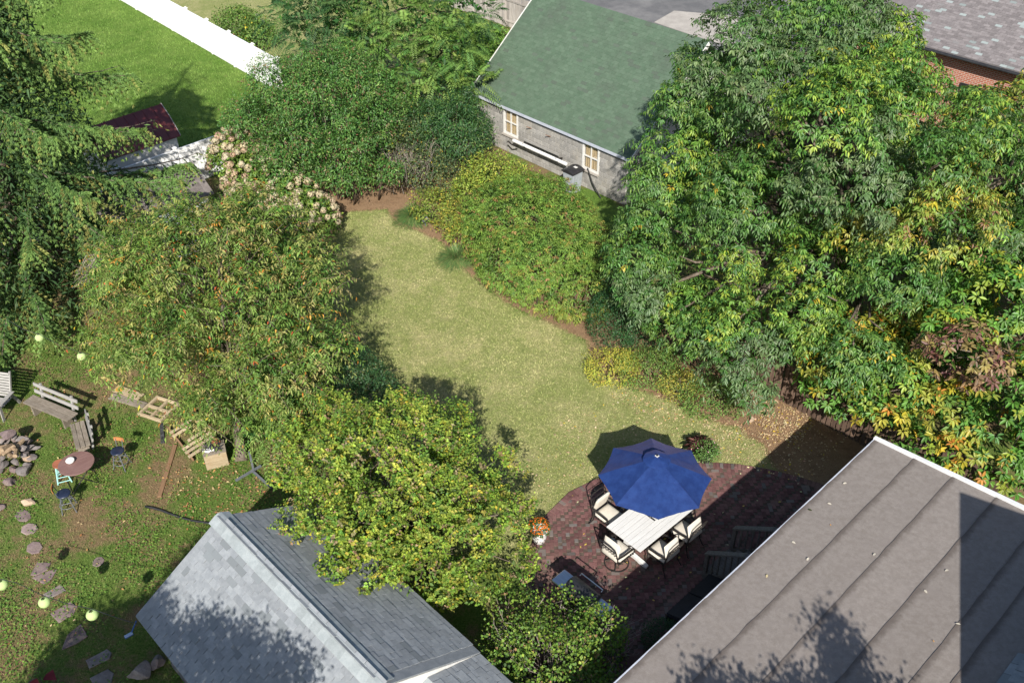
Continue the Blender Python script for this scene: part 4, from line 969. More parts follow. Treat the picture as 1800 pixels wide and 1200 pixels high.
# ------------------------------------------------------------------ generic rounded shrubs
def shrub(name, blobs, label, catg, dens, k, L, W, pal, droop=.2, spread=.06, mat='leaf', base=None, stems=True, group=None, inner=.35, bump=.18, jit=.15, hexa=False, seed=1, stem_mat='bark', fill=True, acc=None, acc_f=0.0, gap=None):
    c = np.array(bxyz(blobs)).mean(0); base = base or (c[0], c[1])
    root = plant(name, base, label, catg, group)
    if stems:
        mb = MB(); q = random.Random(seed)
        for b in blobs:
            for _ in range(3):
                tp = Vector(b[0]) + Vector((q.uniform(-.6, .6) * b[1][0], q.uniform(-.6, .6) * b[1][1], q.uniform(-.1, .7) * b[1][2])); bs_ = Vector((b[0][0] * .8 + base[0] * .2 + q.uniform(-.1, .1), b[0][1] * .8 + base[1] * .2 + q.uniform(-.1, .1), 0))
                mb.tube([bs_, bs_.lerp(tp, .5) + Vector((q.uniform(-.1, .1), q.uniform(-.1, .1), .05)), tp], [.025, .016, .006], 4)
        wood(root, mb, stem_mat, 'stem')
    P, N, ID = shell(blobs, dens * (1.15 if gap else 1), inner, bump, .25, .8, gap); lf = scatter(P, N, k, L, W, droop, spread)
    cl = colours(len(P), pal, jit)[lf[5]] * (1 + R3.normal(0, .13, (len(lf[0]), 1)))
    if acc is not None:
        q = R3.random(len(cl)) < acc_f; cl[q] = colours(q.sum(), acc)
    put(root, 'foliage', leaf_mesh('foliage', *lf[:5], cl, M[mat], hexa))
    if fill:
        Pi, Ni, _ = shell([(b[0], tuple(np.array(b[1]) * .72)) for b in blobs], dens * .5, .4, .15, .2, .5)
        lf = scatter(Pi, Ni, k, L * 1.15, W * 1.2, droop, spread); put(root, 'inner_leaves', leaf_mesh('inner_leaves', *lf[:5], colours(len(lf[0]), pal[:2]) * .9, M[mat]))
    return root
# tall dark viburnum-like shrub tree with brown seed heads
b5 = dome_blobs((-7.6, 36.3, 2.3), (3.5, 3.5, 2.7), 34, 1.0, 51, zmin=.7, jit=.2, inward=.55, lowcut=-.45)
for u, v, z, r in ((625, 310, 1.5, .75), (680, 300, 1.5, .7), (560, 290, 1.8, .8), (490, 150, 3.8, .7), (450, 190, 3.2, .6)):
    p = at(u, v, z); b5.append(((p.x, p.y, p.z), (r, r, r * .85)))
b5 = [b for b in b5 if not (seen(b[0])[0] - FPX / seen(b[0])[2] * b[1][0] < 425 and seen(b[0])[1] < 165)]
vb = shrub('large_shrub', b5, 'broad rounded deep-green shrub with brown seed heads at the head of the lawn', 'shrub', 44, 5, .115, .045, [(4, (.052, .13, .028)), (3, (.085, .175, .036)), (1.8, (.13, .215, .05)), (.4, (.15, .11, .055))], .35, .08, 'leaf_gloss', seed=5, gap=(3.0, -.27), acc=[(1, (.17, .095, .05)), (1, (.10, .06, .035))], acc_f=.07)
# hedge
bh = [((2.15, 26.35, .9), (1.3, 1.1, 1.1)), ((1.1, 26.9, .85), (1.2, 1.0, 1.0)), ((1.4, 27.6, 1.3), (1.6, 1.4, 1.25)), ((.2, 28.0, 1.05), (1.4, 1.3, 1.2)), ((.6, 29.6, 1.35), (1.9, 1.5, 1.25)), ((-.5, 29.4, 1.0), (1.2, 1.2, 1.1)), ((.3, 31.0, 1.35), (1.8, 1.5, 1.25)), ((1.7, 29.6, 1.3), (1.5, 1.5, 1.2)), ((-.7, 31.0, 1.1), (1.1, 1.3, 1.1)), ((1.6, 31.0, 1.2), (1.2, 1.3, 1.15)), ((2.6, 28.2, 1.1), (1.2, 1.3, 1.1))]
hd = plant('hedge', (.8, 29), 'large rounded yellow-green hedge with pointed leaves below the garage windows', 'hedge')
P, N, ID = shell(bh, 112, .24, .12, .25, .88, (4.2, -.42)); (lf), tw = sprays(P, N, 7, .27, .105, .034, .55, .35, .9, .55)
yl = np.clip((1.1 - P[:, 2]) * .55 + (P[:, 0] - .5) * .22, 0, 1) * R3.uniform(.3, 1.2, len(P))
sc = colours(len(P), [(4, (.12, .205, .034)), (3, (.155, .23, .042)), (1.5, (.08, .155, .03))], .13); sc = sc + (np.array([.20, .19, .035]) - sc) * yl[:, None].clip(0, .9)
k = R3.random(len(P)) < .11; sc[k] = colours(k.sum(), [(1, (.22, .14, .06)), (1, (.26, .22, .05))])
put(hd, 'foliage', leaf_mesh('foliage', *lf[:5], sc[lf[5]] * (1 + R3.normal(0, .13, (len(lf[0]), 1))), M['leaf']))
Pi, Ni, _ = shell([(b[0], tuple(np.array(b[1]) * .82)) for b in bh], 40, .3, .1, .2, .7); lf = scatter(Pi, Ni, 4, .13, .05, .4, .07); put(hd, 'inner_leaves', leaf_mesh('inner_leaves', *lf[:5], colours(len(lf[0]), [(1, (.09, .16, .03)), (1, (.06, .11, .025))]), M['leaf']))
mb = MB(); q = random.Random(2)
for b in bh:
    for _ in range(4):
        x, y = b[0][0] + q.uniform(-.7, .7), b[0][1] + q.uniform(-.7, .7); mb.tube([(x, y, 0), (x + q.uniform(-.2, .2), y + q.uniform(-.2, .2), .8), (x + q.uniform(-.4, .4), y + q.uniform(-.4, .4), 1.6)], [.025, .016, .006], 4)
wood(hd, mb, 'bark', 'stem')

shrub('golden_shrub', [((-.7, 34.1, 1.0), (1.1, 1.0, 1.15)), ((.2, 33.6, .9), (.9, .8, .95)), ((-1.5, 33.4, .7), (.8, .7, .8))], 'yellow-green shrub behind the hedge under the garage gutter length', 'shrub', 60, 4, .095, .05, [(3, (.20, .25, .04)), (2, (.14, .21, .035)), (1, (.29, .29, .05))], .2, .06, seed=6)
shrub('golden_shrub', [((-2.9, 32.5, .6), (.95, .8, .75)), ((-2.1, 31.6, .55), (.7, .7, .65)), ((-2.0, 30.7, .45), (.5, .6, .55))], 'small yellowish shrub between the two tufts of fountain grass', 'shrub', 60, 4, .085, .05, [(3, (.19, .23, .04)), (2, (.13, .19, .035)), (1.3, (.31, .25, .045))], .2, .06, seed=7)
b6 = dome_blobs((-2.55, 36.6, 1.65), (1.6, 1.4, 1.65), 16, .7, 61, zmin=.5, lowcut=-.4)
shrub('small_tree', b6, 'small dark-green tree with narrow leaves beside the left garage window', 'tree', 50, 5, .13, .034, [(4, (.032, .085, .028)), (2, (.055, .12, .03)), (1, (.10, .16, .04))], .55, .08, seed=8, mat='leaf_gloss', gap=(3.5, -.25))
gsr = shrub('twiggy_shrub', [((-4.3, 35.3, 1.2), (1.2, 1.1, 1.2)), ((-3.3, 34.6, .9), (1.0, .9, .95)), ((-4.0, 36.6, 1.8), (1.1, 1.0, 1.1)), ((-2.6, 34.2, .8), (.8, .8, .8))], 'twiggy grey-green shrub with bare branches between the dark shrubs', 'shrub', 60, 4, .09, .045, [(3, (.055, .095, .04)), (2, (.09, .12, .055)), (1, (.16, .18, .05))], .2, .09, seed=9, fill=False, acc=[(1, YEL), (1, (.2, .07, .03))], acc_f=.04)
mb = MB(); q = random.Random(12)
for i in range(60):
    b = Vector((-3.9 + q.uniform(-.8, .8), 35.2 + q.uniform(-.8, .8), .1)); d = Vector((q.uniform(-1, 1), q.uniform(-1.2, .6), q.uniform(.9, 1.9))); m_ = b + d * .55 + Vector((q.uniform(-.15, .15), q.uniform(-.15, .15), 0)); e = b + d * 1.05
    mb.tube([b, m_, e], [.022, .013, .004], 4)
    for _ in range(3): mb.tube([m_.lerp(e, q.random()), m_.lerp(e, .7) + Vector((q.uniform(-.35, .35), q.uniform(-.35, .35), q.uniform(0, .3)))], [.008, .003], 3)
o = mb.build('branch', M['twig'], gsr, smooth=True); o.location = -Vector(gsr.location)
# clipped evergreen, low border shrubs
shrub('evergreen_shrub', [((3.3, 24.75, .8), (.92, 1.0, 1.05)), ((3.6, 25.9, 1.1), (.85, .9, 1.15)), ((3.9, 24.45, .65), (.85, .65, .8))], 'dense dark glossy evergreen shrub between the hedge and the low border shrubs', 'shrub', 190, 4, .05, .026, [(4, (.02, .066, .02)), (3, (.032, .092, .026)), (1, (.055, .13, .04))], .1, .035, 'leaf_gloss', seed=10, inner=.12, bump=.06)
low = [((3.05, 22.95, .33), (.85, .72, .6), 'bright yellow-green low shrub at the lawn edge beside the dark evergreen', [(3, (.36, .35, .055)), (2, (.27, .30, .055)), (1, (.42, .33, .07))]),
       ((4.15, 22.85, .36), (1.0, .8, .66), 'mid-green low border shrub right of the bright yellow-green one', [(3, (.10, .18, .04)), (2, (.15, .22, .05)), (.4, (.25, .2, .07))]),
       ((5.0, 22.1, .3), (.66, .56, .54), 'small golden low border shrub between two green ones', [(3, (.34, .30, .06)), (2, (.23, .26, .055)), (1, (.15, .2, .05))]),
       ((5.85, 21.45, .34), (1.0, .7, .62), 'rightmost low green border shrub with leaf litter around its foot', [(3, (.09, .18, .04)), (2, (.135, .225, .05)), (.6, (.2, .22, .07))])]
for c, r, lb, pal in low: shrub('border_shrub', [(c, r), ((c[0] + r[0] * .4, c[1] + r[1] * .25, c[2] * .9), (r[0] * .65, r[1] * .7, r[2] * .8))], lb, 'shrub', 130, 4, .055, .03, pal, .1, .05, group='low shrubs along the lawn edge', seed=11, inner=.3)
shrub('glossy_shrub', [((-4.7, 21.6, 1.1), (1.1, .9, 1.2)), ((-5.6, 21.5, 1.0), (.9, .8, 1.0)), ((-4.0, 21.2, .8), (.8, .7, .9))], 'dark glossy shrub in shade between the fruit tree and the yellow-green tree', 'shrub', 90, 4, .075, .035, [(3, (.028, .075, .026)), (2, (.045, .105, .034))], .15, .05, 'leaf_gloss', seed=12)
shrub('clipped_ball', [((3.3, 13.2, .42), (.46, .46, .44))], 'small dark clipped evergreen ball in the shade by the flat roof', 'shrub', 420, 3, .04, .02, [(1, (.02, .055, .02)), (1, (.03, .075, .025))], .1, .02, 'leaf_gloss', seed=13, inner=.1, bump=.03)
shrub('wild_bush', [((-14.6, 52.2, .8), (1.4, 1.2, 1.1)), ((-13.4, 51.0, .7), (1.2, 1.0, .9))], 'leafy bush behind the white fence near a pale rock', 'shrub', 40, 4, .13, .075, [(3, (.08, .15, .03)), (2, (.12, .19, .04)), (.08, YEL)], .2, .1, seed=14)
shrub('weed_bank', [((-1.2, 49.6, .5), (1.8, 2.0, .9)), ((-.2, 47.2, .5), (1.6, 1.8, .9)), ((-2.8, 51.6, .5), (1.8, 1.6, .9)), ((.9, 45.4, .3), (1.2, 1.4, .7))], 'bank of bright green weeds between the grey fence and the garage', 'weeds', 26, 4, .17, .10, [(3, (.10, .20, .03)), (2, (.14, .235, .04)), (1, (.07, .15, .028))], .2, .12, seed=16)
# vine-covered shrub at the bottom, with bare twigs
b7 = dome_blobs((.75, 12.0, .85), (1.55, 1.5, 1.25), 18, .5, 71, zmin=.4, lowcut=-.3, jit=.3) + [((at(u, v, z).x, at(u, v, z).y, z), (r, r, r * .9)) for u, v, z, r in ((990, 1062, 1.25, .36), (1035, 1078, 1.15, .34), (930, 1065, 1.25, .4), (1075, 1115, .95, .34), (880, 1050, 1.2, .36))]
sv = shrub('vine_shrub', b7, 'vine-tangled shrub with bare tan twigs in front of the grill', 'shrub', 75, 3, .07, .06, [(4, (.10, .18, .03)), (3, (.15, .22, .035)), (1.5, (.06, .115, .028)), (.5, (.2, .13, .06))], .15, .07, seed=17, gap=(5.5, -.2), acc=[(2, (.26, .32, .06)), (1, (.25, .15, .07))], acc_f=.07)
mb = MB(); q = random.Random(21)
for i in range(150):
    a = q.uniform(0, 6.28); s = q.uniform(.2, 1.25); b = Vector((.75 + math.cos(a) * s, 12.0 + math.sin(a) * s, q.uniform(.5, 1.2))); d = Vector((math.cos(a) * q.uniform(.1, .6), math.sin(a) * q.uniform(.1, .6), q.uniform(.3, .8)))
    e = b + d; mb.tube([b, b + d * .5 + Vector((q.uniform(-.1, .1), q.uniform(-.1, .1), 0)), e], [.012, .008, .003], 4)
    for _ in range(3): s0 = b.lerp(e, q.uniform(.4, 1)); mb.tube([s0, s0 + Vector((q.uniform(-.2, .2), q.uniform(-.2, .2), q.uniform(0, .2)))], [.006, .002], 3)
for i in range(40):
    b = Vector((2.25 + q.uniform(-.25, .15), 13.0 + q.uniform(-.5, .3), q.uniform(.5, .9))); d = Vector((q.uniform(.05, .55), q.uniform(-.1, .4), q.uniform(.0, .4))); e = b + d; mb.tube([b, e], [.01, .003], 4)
    for _ in range(3): s0 = b.lerp(e, q.uniform(.3, 1)); mb.tube([s0, s0 + Vector((q.uniform(-.15, .15), q.uniform(-.1, .2), q.uniform(0, .15)))], [.006, .002], 3)
o = mb.build('twig', M['twig'], sv); o.location = -Vector(sv.location)

# ------------------------------------------------------------------ trees of heaven with feathered leaves
def heaven(base, blobs, label, n_d, pal, seed, L=.2):
    t = plant('feather_leaf_tree', base, label, 'tree'); mb = MB(); limbs(mb, (base[0], base[1], 0), (base[0] + .2, base[1] - .2, 3.2), bxyz(blobs), .14, seed); wood(t, mb)
    P, N, ID = shell(blobs, n_d, .5, .2, .4, .7); lf = fronds(P, N, 11, .85, L, .055)
    c = colours(len(P), pal, .13)[lf[5]] * (1 + R3.normal(0, .1, (len(lf[0]), 1)))
    put(t, 'crown', leaf_mesh('crown', *lf[:5], c, M['leaf']))
    Pi, Ni, _ = shell([(b[0], tuple(np.array(b[1]) * .6)) for b in blobs], 5, .5, .2, .3, .5); lf = scatter(Pi, Ni, 4, .28, .13, .4, .2); put(t, 'inner_leaves', leaf_mesh('inner_leaves', *lf[:5], colours(len(lf[0]), [(1, G_DEEP), (1, G_MID)]), M['leaf'])); return t
def pblobs(L): return [((at(u, v, z).x, at(u, v, z).y, z), (r, r, r * .85)) for u, v, z, r in L]
heaven((-3.6, 42.6), pblobs([(720, 60, 4.6, 1.2), (790, 80, 4.4, 1.2), (650, 75, 4.2, 1.2), (700, 130, 3.2, 1.2), (770, 140, 3.2, 1.1), (820, 135, 3.0, 1.0), (760, 30, 5.2, 1.2), (690, 20, 5.2, 1.2), (640, 120, 3.0, 1.0), (730, 175, 2.4, .9), (800, 165, 2.4, .8), (830, 70, 3.6, .9)]),
       'sunlit tree with large feathered leaves between the round shrub and the green roof', 7, [(3, (.105, .185, .04)), (2, (.15, .225, .05)), (1, (.075, .145, .04))], 31)
heaven((-7.8, 47.4), pblobs([(560, 20, 4.6, 1.4), (620, 30, 4.6, 1.4), (540, 70, 3.2, 1.2), (600, 85, 3.2, 1.2), (510, 30, 3.6, 1.1), (660, -10, 5.6, 1.4), (590, -30, 5.6, 1.4), (820, 20, 5.0, 1.2), (790, -10, 5.6, 1.2)]),
       'darker tree with feathered leaves at the top edge beyond the round shrub', 6, [(3, (.04, .095, .032)), (2, (.065, .125, .04)), (1, (.09, .15, .045))], 32)
sm_ = pblobs([(515, 690, 1.5, .45), (545, 730, 1.2, .45), (500, 740, 1.2, .4), (540, 670, 1.6, .4), (440, 730, 1.1, .4), (470, 760, .9, .4)])
heaven((-5.8, 20.3), sm_, 'young sapling with feathered leaves under the fruit tree near the metal stand', 16, [(3, (.115, .19, .04)), (2, (.16, .22, .05))], 33, .14)

# ------------------------------------------------------------------ hydrangea with cream flower heads
hyb = [((-7.5, 31.5, .8), (1.1, .85, .9)), ((-8.2, 31.3, .7), (.9, .7, .8)), ((-9.7, 31.9, .9), (.9, .7, .9)), ((-8.35, 32.5, 1.0), (1.05, .9, .95)), ((-9.2, 33.2, 1.2), (1.05, .95, 1.05)), ((-10.0, 34.1, 1.4), (1.0, 1.0, 1.1)), ((-10.9, 35.0, 1.5), (.95, .95, 1.15)), ((-8.9, 31.9, .7), (.9, .7, .8)), ((-10.2, 33.2, .9), (.8, .8, .9))]
hy = shrub('hydrangea', hyb, 'hydrangea bank with many cream and pink flower heads beside the lawn', 'shrub', 42, 4, .14, .08, [(3, (.11, .19, .035)), (2, (.16, .225, .04)), (1, (.07, .13, .03))], .2, .08, seed=18)
heads = []
for k_ in range(5):
    n = 55; d = rdir(n); d[:, 2] = d[:, 2] * .9
    rr_ = R3.uniform(.75, 1.0, (n, 1)) * np.array([.115, .115, .12]); Bp = d * rr_; ax = nrm(perp(d) + d * .25); sd = nrm(np.cross(d, ax))
    pal = [[(3, (.60, .49, .33)), (1, (.56, .42, .29))], [(3, (.62, .54, .36)), (1, (.56, .46, .29))], [(3, (.56, .41, .28)), (1, (.52, .35, .25))], [(2, (.64, .57, .41)), (1, (.60, .50, .34))], [(2, (.48, .36, .23)), (1, (.56, .43, .29))]][k_]
    B2 = Bp - ax * .035
    me = leaf_mesh('flower_head', B2, ax, sd, .075, .07, colours(n, pal, .1) * .82, M['petal'], False, .1, .0)
    heads.append(me)
P, N, ID = shell(hyb, 14, .05, .1, .0, .92)
k = (N[:, 2] > -.1); P = P[k]; N = N[k]
# keep some spacing between the heads
keep = []
for i in range(len(P)):
    if all(np.linalg.norm(P[i] - P[j]) > .2 for j in keep): keep.append(i)
facing = sorted(keep, key=lambda i: N[i][1] - .6 * N[i][2])[:340]
q = random.Random(8)
for i in facing:
    p = Vector(P[i]) + Vector(N[i]) * .07; me = heads[q.choice((0, 1, 2, 3, 4) if P[i][0] < -9.3 else (0, 1, 1, 3))]
    o = link('flower_head', me, hy, p - Vector(hy.location), (q.uniform(-.5, .5), q.uniform(-.5, .5), q.uniform(0, 6))); s = q.uniform(1.0, 1.5); o.scale = (s, s, s)

# ------------------------------------------------------------------ fountain grass tufts
def tuft(loc, label, n, L, seed):
    t = plant('fountain_grass', loc, label, 'grass clump', 'fountain grass tufts along the bed'); q = np.random.default_rng(seed)
    a = q.uniform(0, 2 * np.pi, n); el = q.uniform(.25, 1.35, n); Ln = L * q.uniform(.6, 1.1, n); seg = 5
    d = np.stack([np.cos(a) * np.cos(el), np.sin(a) * np.cos(el), np.sin(el)], -1); sd = np.stack([-np.sin(a), np.cos(a), 0 * a], -1)
    b0 = np.stack([q.normal(0, .07, n), q.normal(0, .07, n), np.zeros(n)], -1); VV = []
    for k in range(seg):
        s = k / (seg - 1); p = b0 + d * (Ln * s)[:, None] + np.array([0, 0, -1]) * (Ln * .75 * s * s * np.cos(el) ** .5)[:, None]; p[:, 2] = np.maximum(p[:, 2], .02); w = .016 * (1 - s * .85)
        VV += [p - sd * w, p + sd * w]
    V = np.stack(VV, 1).reshape(-1, 3); o = np.arange(n)[:, None] * (2 * seg)
    F = np.concatenate([o + np.array([[2 * k, 2 * k + 1, 2 * k + 3, 2 * k + 2]]) for k in range(seg - 1)], 1).reshape(-1, 4)
    c = colours(n, [(3, (.085, .155, .05)), (2, (.125, .195, .065)), (1, (.24, .24, .10))], .14)
    me = np_mesh('blade', V, F, M['leaf'], np.repeat(c, 2 * seg, axis=0)); ob = link('blade', me, t); ob['kind'] = 'stuff'; return t
tuft((-3.75, 32.7), 'fountain grass tuft at the far corner of the lawn, nearer the round shrub', 1500, 1.0, 1)
tuft((-2.0, 29.7), 'fountain grass tuft against the left end of the hedge', 1500, .95, 2)

# ------------------------------------------------------------------ spruce at the left
sb = Vector((-16.5, 28.3, 0)); spr = plant('spruce_tree', (sb.x, sb.y), 'tall dark spruce with hanging needle-clad branches at the left edge', 'tree')
mb = MB(); mb.tube([(0, 0, 0), (.05, 0, 5), (0, .05, 11), (0, 0, 15.5)], [.36, .27, .13, .03], 10)
q = np.random.default_rng(77)
BB = []; AA = []; SS = []; LL = []; WW = []; CC = []
z = .9; bi = 0
while z < 14.8:
    for kb in range(5):
        az = bi * 2.39996 + q.uniform(-.25, .25); bi += 1
        Lb = 7.6 * (1 - z / 16.5) ** .9 * q.uniform(.74, 1.1) + .15
        hd_ = np.array([math.cos(az), math.sin(az), 0.]); sdv = np.array([-math.sin(az), math.cos(az), 0.])
        facing = hd_[1] < .6 and hd_[0] > -.6 and z < 13.5
        zz = z + q.uniform(-.2, .2)
        def curve(s): return hd_ * (Lb * s)[:, None] + np.array([0, 0, 1.]) * (zz + Lb * (.10 * s - .55 * s ** 2 + .33 * s ** 3.4))[:, None] + sdv * (Lb * .06 * np.sin(s * 3 + bi))[:, None]
        ss = np.linspace(0, 1, 9); cp = curve(ss)
        mb.tube([tuple(p) for p in cp], list(np.linspace(.055, .008, 9) * (Lb / 5)), 5, False)
        ns_ = int(Lb / (.115 if facing else .4)); s = np.linspace(.2, .995, ns_) + q.uniform(-.008, .008, ns_); pos = curve(s); tan = nrm(curve(s + .02) - pos)
        for sg in (-1, 1, 0):
            if sg == 0 and not facing: continue
            n = ns_; ln = (.22 + .85 * np.sin(np.clip(s, 0, 1) * 2.7)) * q.uniform(.5, 1.2, n) * (.95 if sg else .42)
            d0 = nrm(tan * .5 + sdv * sg * q.uniform(.15, .8, n)[:, None] + np.array([0, 0, -.35]) + q.normal(0, .12, (n, 3)))
            if sg == 0: d0 = nrm(tan * .8 + np.array([0, 0, .35]) + q.normal(0, .3, (n, 3)))
            nseg = 6 if facing else 3; olive = (q.random(n) < .22 * abs(sg))[:, None]; bri = q.uniform(.65, 1.35, (n, 1))
            for j in range(nseg):
                f = (j + .3) / nseg
                p = pos + d0 * (ln * f)[:, None] + np.array([0, 0, -1.]) * (ln * .55 * f ** 1.8)[:, None]
                dd = nrm(d0 + np.array([0, 0, -1.]) * (.95 * f ** .8))
                for m_ in range(11 if facing else 2):
                    rd = nrm(np.cross(dd, rdir(n))); ax = nrm(dd * .9 + rd * .55)
                    BB.append(p + q.normal(0, .012, (n, 3))); AA.append(ax); SS.append(nrm(np.cross(ax, nrm(q.normal(0, .5, (n, 3)) + np.array([0, -.3, .8])))))
                    LL.append(q.uniform(.085, .14, n) * (1.15 - .4 * f) * (1 if facing else 1.8)); WW.append(q.uniform(.018, .032, n) * (1 if facing else 2))
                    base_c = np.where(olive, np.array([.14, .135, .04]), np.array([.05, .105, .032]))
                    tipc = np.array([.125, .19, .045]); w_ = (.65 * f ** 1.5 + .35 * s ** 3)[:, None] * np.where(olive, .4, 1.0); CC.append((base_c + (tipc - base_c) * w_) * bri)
    z += .58 + .015 * z
wood(spr, mb); spr.children[-1].location = (0, 0, 0)
B = np.concatenate(BB) + np.array([sb.x, sb.y, 0]); k = B[:, 2] > .1
nf_ = 22000; fz = q.uniform(.5, 12, nf_); fr_ = q.uniform(.1, .62, nf_) ** .6 * 6.2 * (1 - fz / 16.5) ** .9; fa = q.uniform(0, 6.283, nf_); fax = rdir(nf_)
put(spr, 'shaded_inner_needles', leaf_mesh('shaded_inner_needles', np.stack([sb.x + fr_ * np.cos(fa), sb.y + fr_ * np.sin(fa), fz], -1), fax, perp(fax), .26, .07, colours(nf_, [(1, (.024, .05, .018)), (1, (.034, .065, .022))]), M['needle'], False, .1, .3))  # inner fill coloured darker, painting in the shade between the boughs
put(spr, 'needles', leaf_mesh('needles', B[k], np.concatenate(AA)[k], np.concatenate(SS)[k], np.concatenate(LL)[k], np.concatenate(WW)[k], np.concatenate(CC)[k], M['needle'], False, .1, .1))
# dead grey twig bundle
mb = MB(); qq = random.Random(4); p0 = at(178, 445, 3.2)
for i in range(50): mb.tube([p0, p0 + Vector((qq.uniform(-.5, .1), qq.uniform(-.4, .1), qq.uniform(-.5, 0))), p0 + Vector((qq.uniform(-1.0, -.2), qq.uniform(-.6, 0), qq.uniform(-1.0, -.3)))], [.012, .009, .004], 3)
o = mb.build('dead_twig', M['twig'], spr); o.location = -Vector(spr.location)

# ------------------------------------------------------------------ trees standing outside the picture, whose shade reaches in
def shade_tree(base, blobs, label, seed):
    t = plant('shade_tree', base, label, 'tree'); mb = MB(); limbs(mb, (base[0], base[1], 0), (base[0], base[1], blobs[0][0][2] * .7), bxyz(blobs), .15, seed); wood(t, mb)
    P, N, ID = shell(blobs, 110, .75, .3, .6, .5); lf = scatter(P, N, 4, .12, .07, .3, .12); put(t, 'crown', leaf_mesh('crown', *lf[:5], colours(len(lf[0]), [(1, G_MID), (1, G_LITE)]), M['leaf'])); return t
shade_tree((6.1, 5.2), [((6.15, 5.9, 6.7), (.45, .4, .9)), ((6.1, 5.5, 5.9), (.85, .7, .8)), ((5.5, 5.4, 5.4), (.8, .6, .6)), ((6.7, 5.4, 5.3), (.85, .6, .6)), ((5.0, 5.6, 5.0), (.7, .6, .5)), ((7.2, 5.2, 4.8), (.7, .6, .6)), ((6.1, 5.0, 4.7), (1.3, .8, .7)), ((3.5, 5.9, 6.1), (.5, .5, .4)), ((4.2, 5.8, 6.0), (.6, .5, .45)), ((4.9, 5.7, 6.0), (.6, .5, .5)), ((5.4, 5.7, 6.0), (.7, .6, .6)), ((6.8, 5.6, 6.0), (.6, .6, .5)), ((7.3, 5.4, 5.5), (.6, .5, .5))], 'conical tree just below the frame shading the brown flat roof', 41)
shade_tree((-7.2, 5.0), [((-9.3, 6.9, 4.8), (1.1, .9, .8)), ((-10.2, 7.0, 4.2), (.7, .8, .6)), ((-8.2, 6.8, 5.2), (.9, .8, .7)), ((-8.9, 7.8, 4.4), (.9, .8, .7)), ((-7.3, 6.5, 5.8), (.8, .7, .6)), ((-6.3, 6.9, 6.0), (.7, .6, .5)), ((-5.4, 6.2, 6.3), (.8, .7, .6)), ((-4.4, 6.2, 6.2), (.55, .5, .5)), ((-4.9, 5.3, 5.9), (.9, .6, .6)), ((-6.4, 5.4, 5.6), (1.0, .8, .7)), ((-3.6, 5.2, 5.6), (.7, .6, .5)), ((-8.4, 5.6, 4.6), (1.2, .9, .8)), ((-7.9, 6.4, 7.0), (.55, .6, .5)), ((-7.7, 6.3, 6.4), (.7, .7, .6)), ((-9.6, 5.9, 5.0), (.8, .7, .6))], 'spreading tree just below the frame shading the grey shed', 42)
# ------------------------------------------------------------------ patio umbrella, table and chairs
TZ = .03
um = empty('patio_umbrella', (3.41, 16.56, TZ), 0, 'navy blue octagonal patio umbrella over the white table', 'umbrella')
UR, UZ0, UZ1 = 1.37, 2.12 - TZ, 2.74 - TZ
vt = [math.radians(-3.5 + 90 - 45 * k) for k in range(8)]
def canopy_panel(a0, a1, r0, r1, z_at, sag, scal, nr=8, na=8):
    mb = MB(); vs = []; fs = []
    for i in range(nr + 1):
        s = i / nr; r = r0 + (r1 - r0) * s
        for j in range(na + 1):
            t = j / na; p0 = Vector((math.cos(a0), math.sin(a0), 0)) * r; p1 = Vector((math.cos(a1), math.sin(a1), 0)) * r
            p = p0.lerp(p1, t); bow = 4 * t * (1 - t)
            p *= (1 - scal * bow * s ** 3)
            vs.append((p.x, p.y, z_at(r / UR) - sag * bow * s * (1 - .4 * s) + (.009 * math.sin(t * 23 + s * 5 + a0 * 3) * s * (.35 + bow * .3) + .012 * math.sin(s * 9 + a0 * 7) * bow * (t - .5))))
    for i in range(nr):
        for j in range(na):
            a = i * (na + 1) + j; fs.append((a, a + 1, a + na + 2, a + na + 1))
    mb.add(vs, fs); return mb
zf = lambda k: UZ1 - (UZ1 - UZ0) * (k ** 1.12)
for k in range(8):
    canopy_panel(vt[k], vt[(k + 1) % 8], .2, UR, zf, .05, .035).build('canopy_panel', M['canopy'], um, smooth=True)
for k in range(8):
    rb = MB(); a = vt[k]; pts = [(math.cos(a) * UR * s, math.sin(a) * UR * s, zf(s) - .02) for s in (.05, .3, .6, .85, .995)]
    rb.tube(pts, .009, 6); o = rb.build('rib', M['dark_metal'], um)
    MB().tube([(math.cos(a) * UR * .55, math.sin(a) * UR * .55, zf(.55) - .03), (math.cos(a) * .05, math.sin(a) * .05, 1.75)], .007, 5).build('strut', M['dark_metal'], um)
vc = MB(); vs = [(0, 0, UZ1 + .075)]; n = 40
for i, (r, z) in enumerate(((.06, .072), (.16, .035), (.25, .0), (.325, -.04))):
    for k in range(n):
        t = 2 * math.pi * k / n; w = 1 + .025 * math.cos(8 * (t - vt[0])) ; vs.append((r * w * math.cos(t), r * w * math.sin(t), UZ1 + z + .008 * math.sin(5 * t + r * 20)))
vc.add(vs, [(0, 1 + k, 1 + (k + 1) % n) for k in range(n)] + [(1 + i * n + k, 1 + (i + 1) * n + k, 1 + (i + 1) * n + (k + 1) % n, 1 + i * n + (k + 1) % n) for i in range(3) for k in range(n)])
vc.build('vent_cap', M['canopy'], um, smooth=True)
fi = MB(); fi.box((0, 0, UZ1 + .085), (.075, .075, .02), (0, 0, math.radians(40))); fo = fi.build('finial', M['white_paint'], um)
MB().box((0, 0, UZ1 + .1), (.045, .045, .03), (0, 0, math.radians(40))).build('finial_cap', M['black_plastic'], um)
MB().tube([(0, 0, .02), (0, 0, UZ1)], .021, 12).build('pole', M['pole'], um, smooth=True)
MB().lathe([(.24, 0), (.24, .05), (.2, .075), (.05, .09), (.035, .3), (.0, .3)], 24).build('base', M['dark_metal'], um)
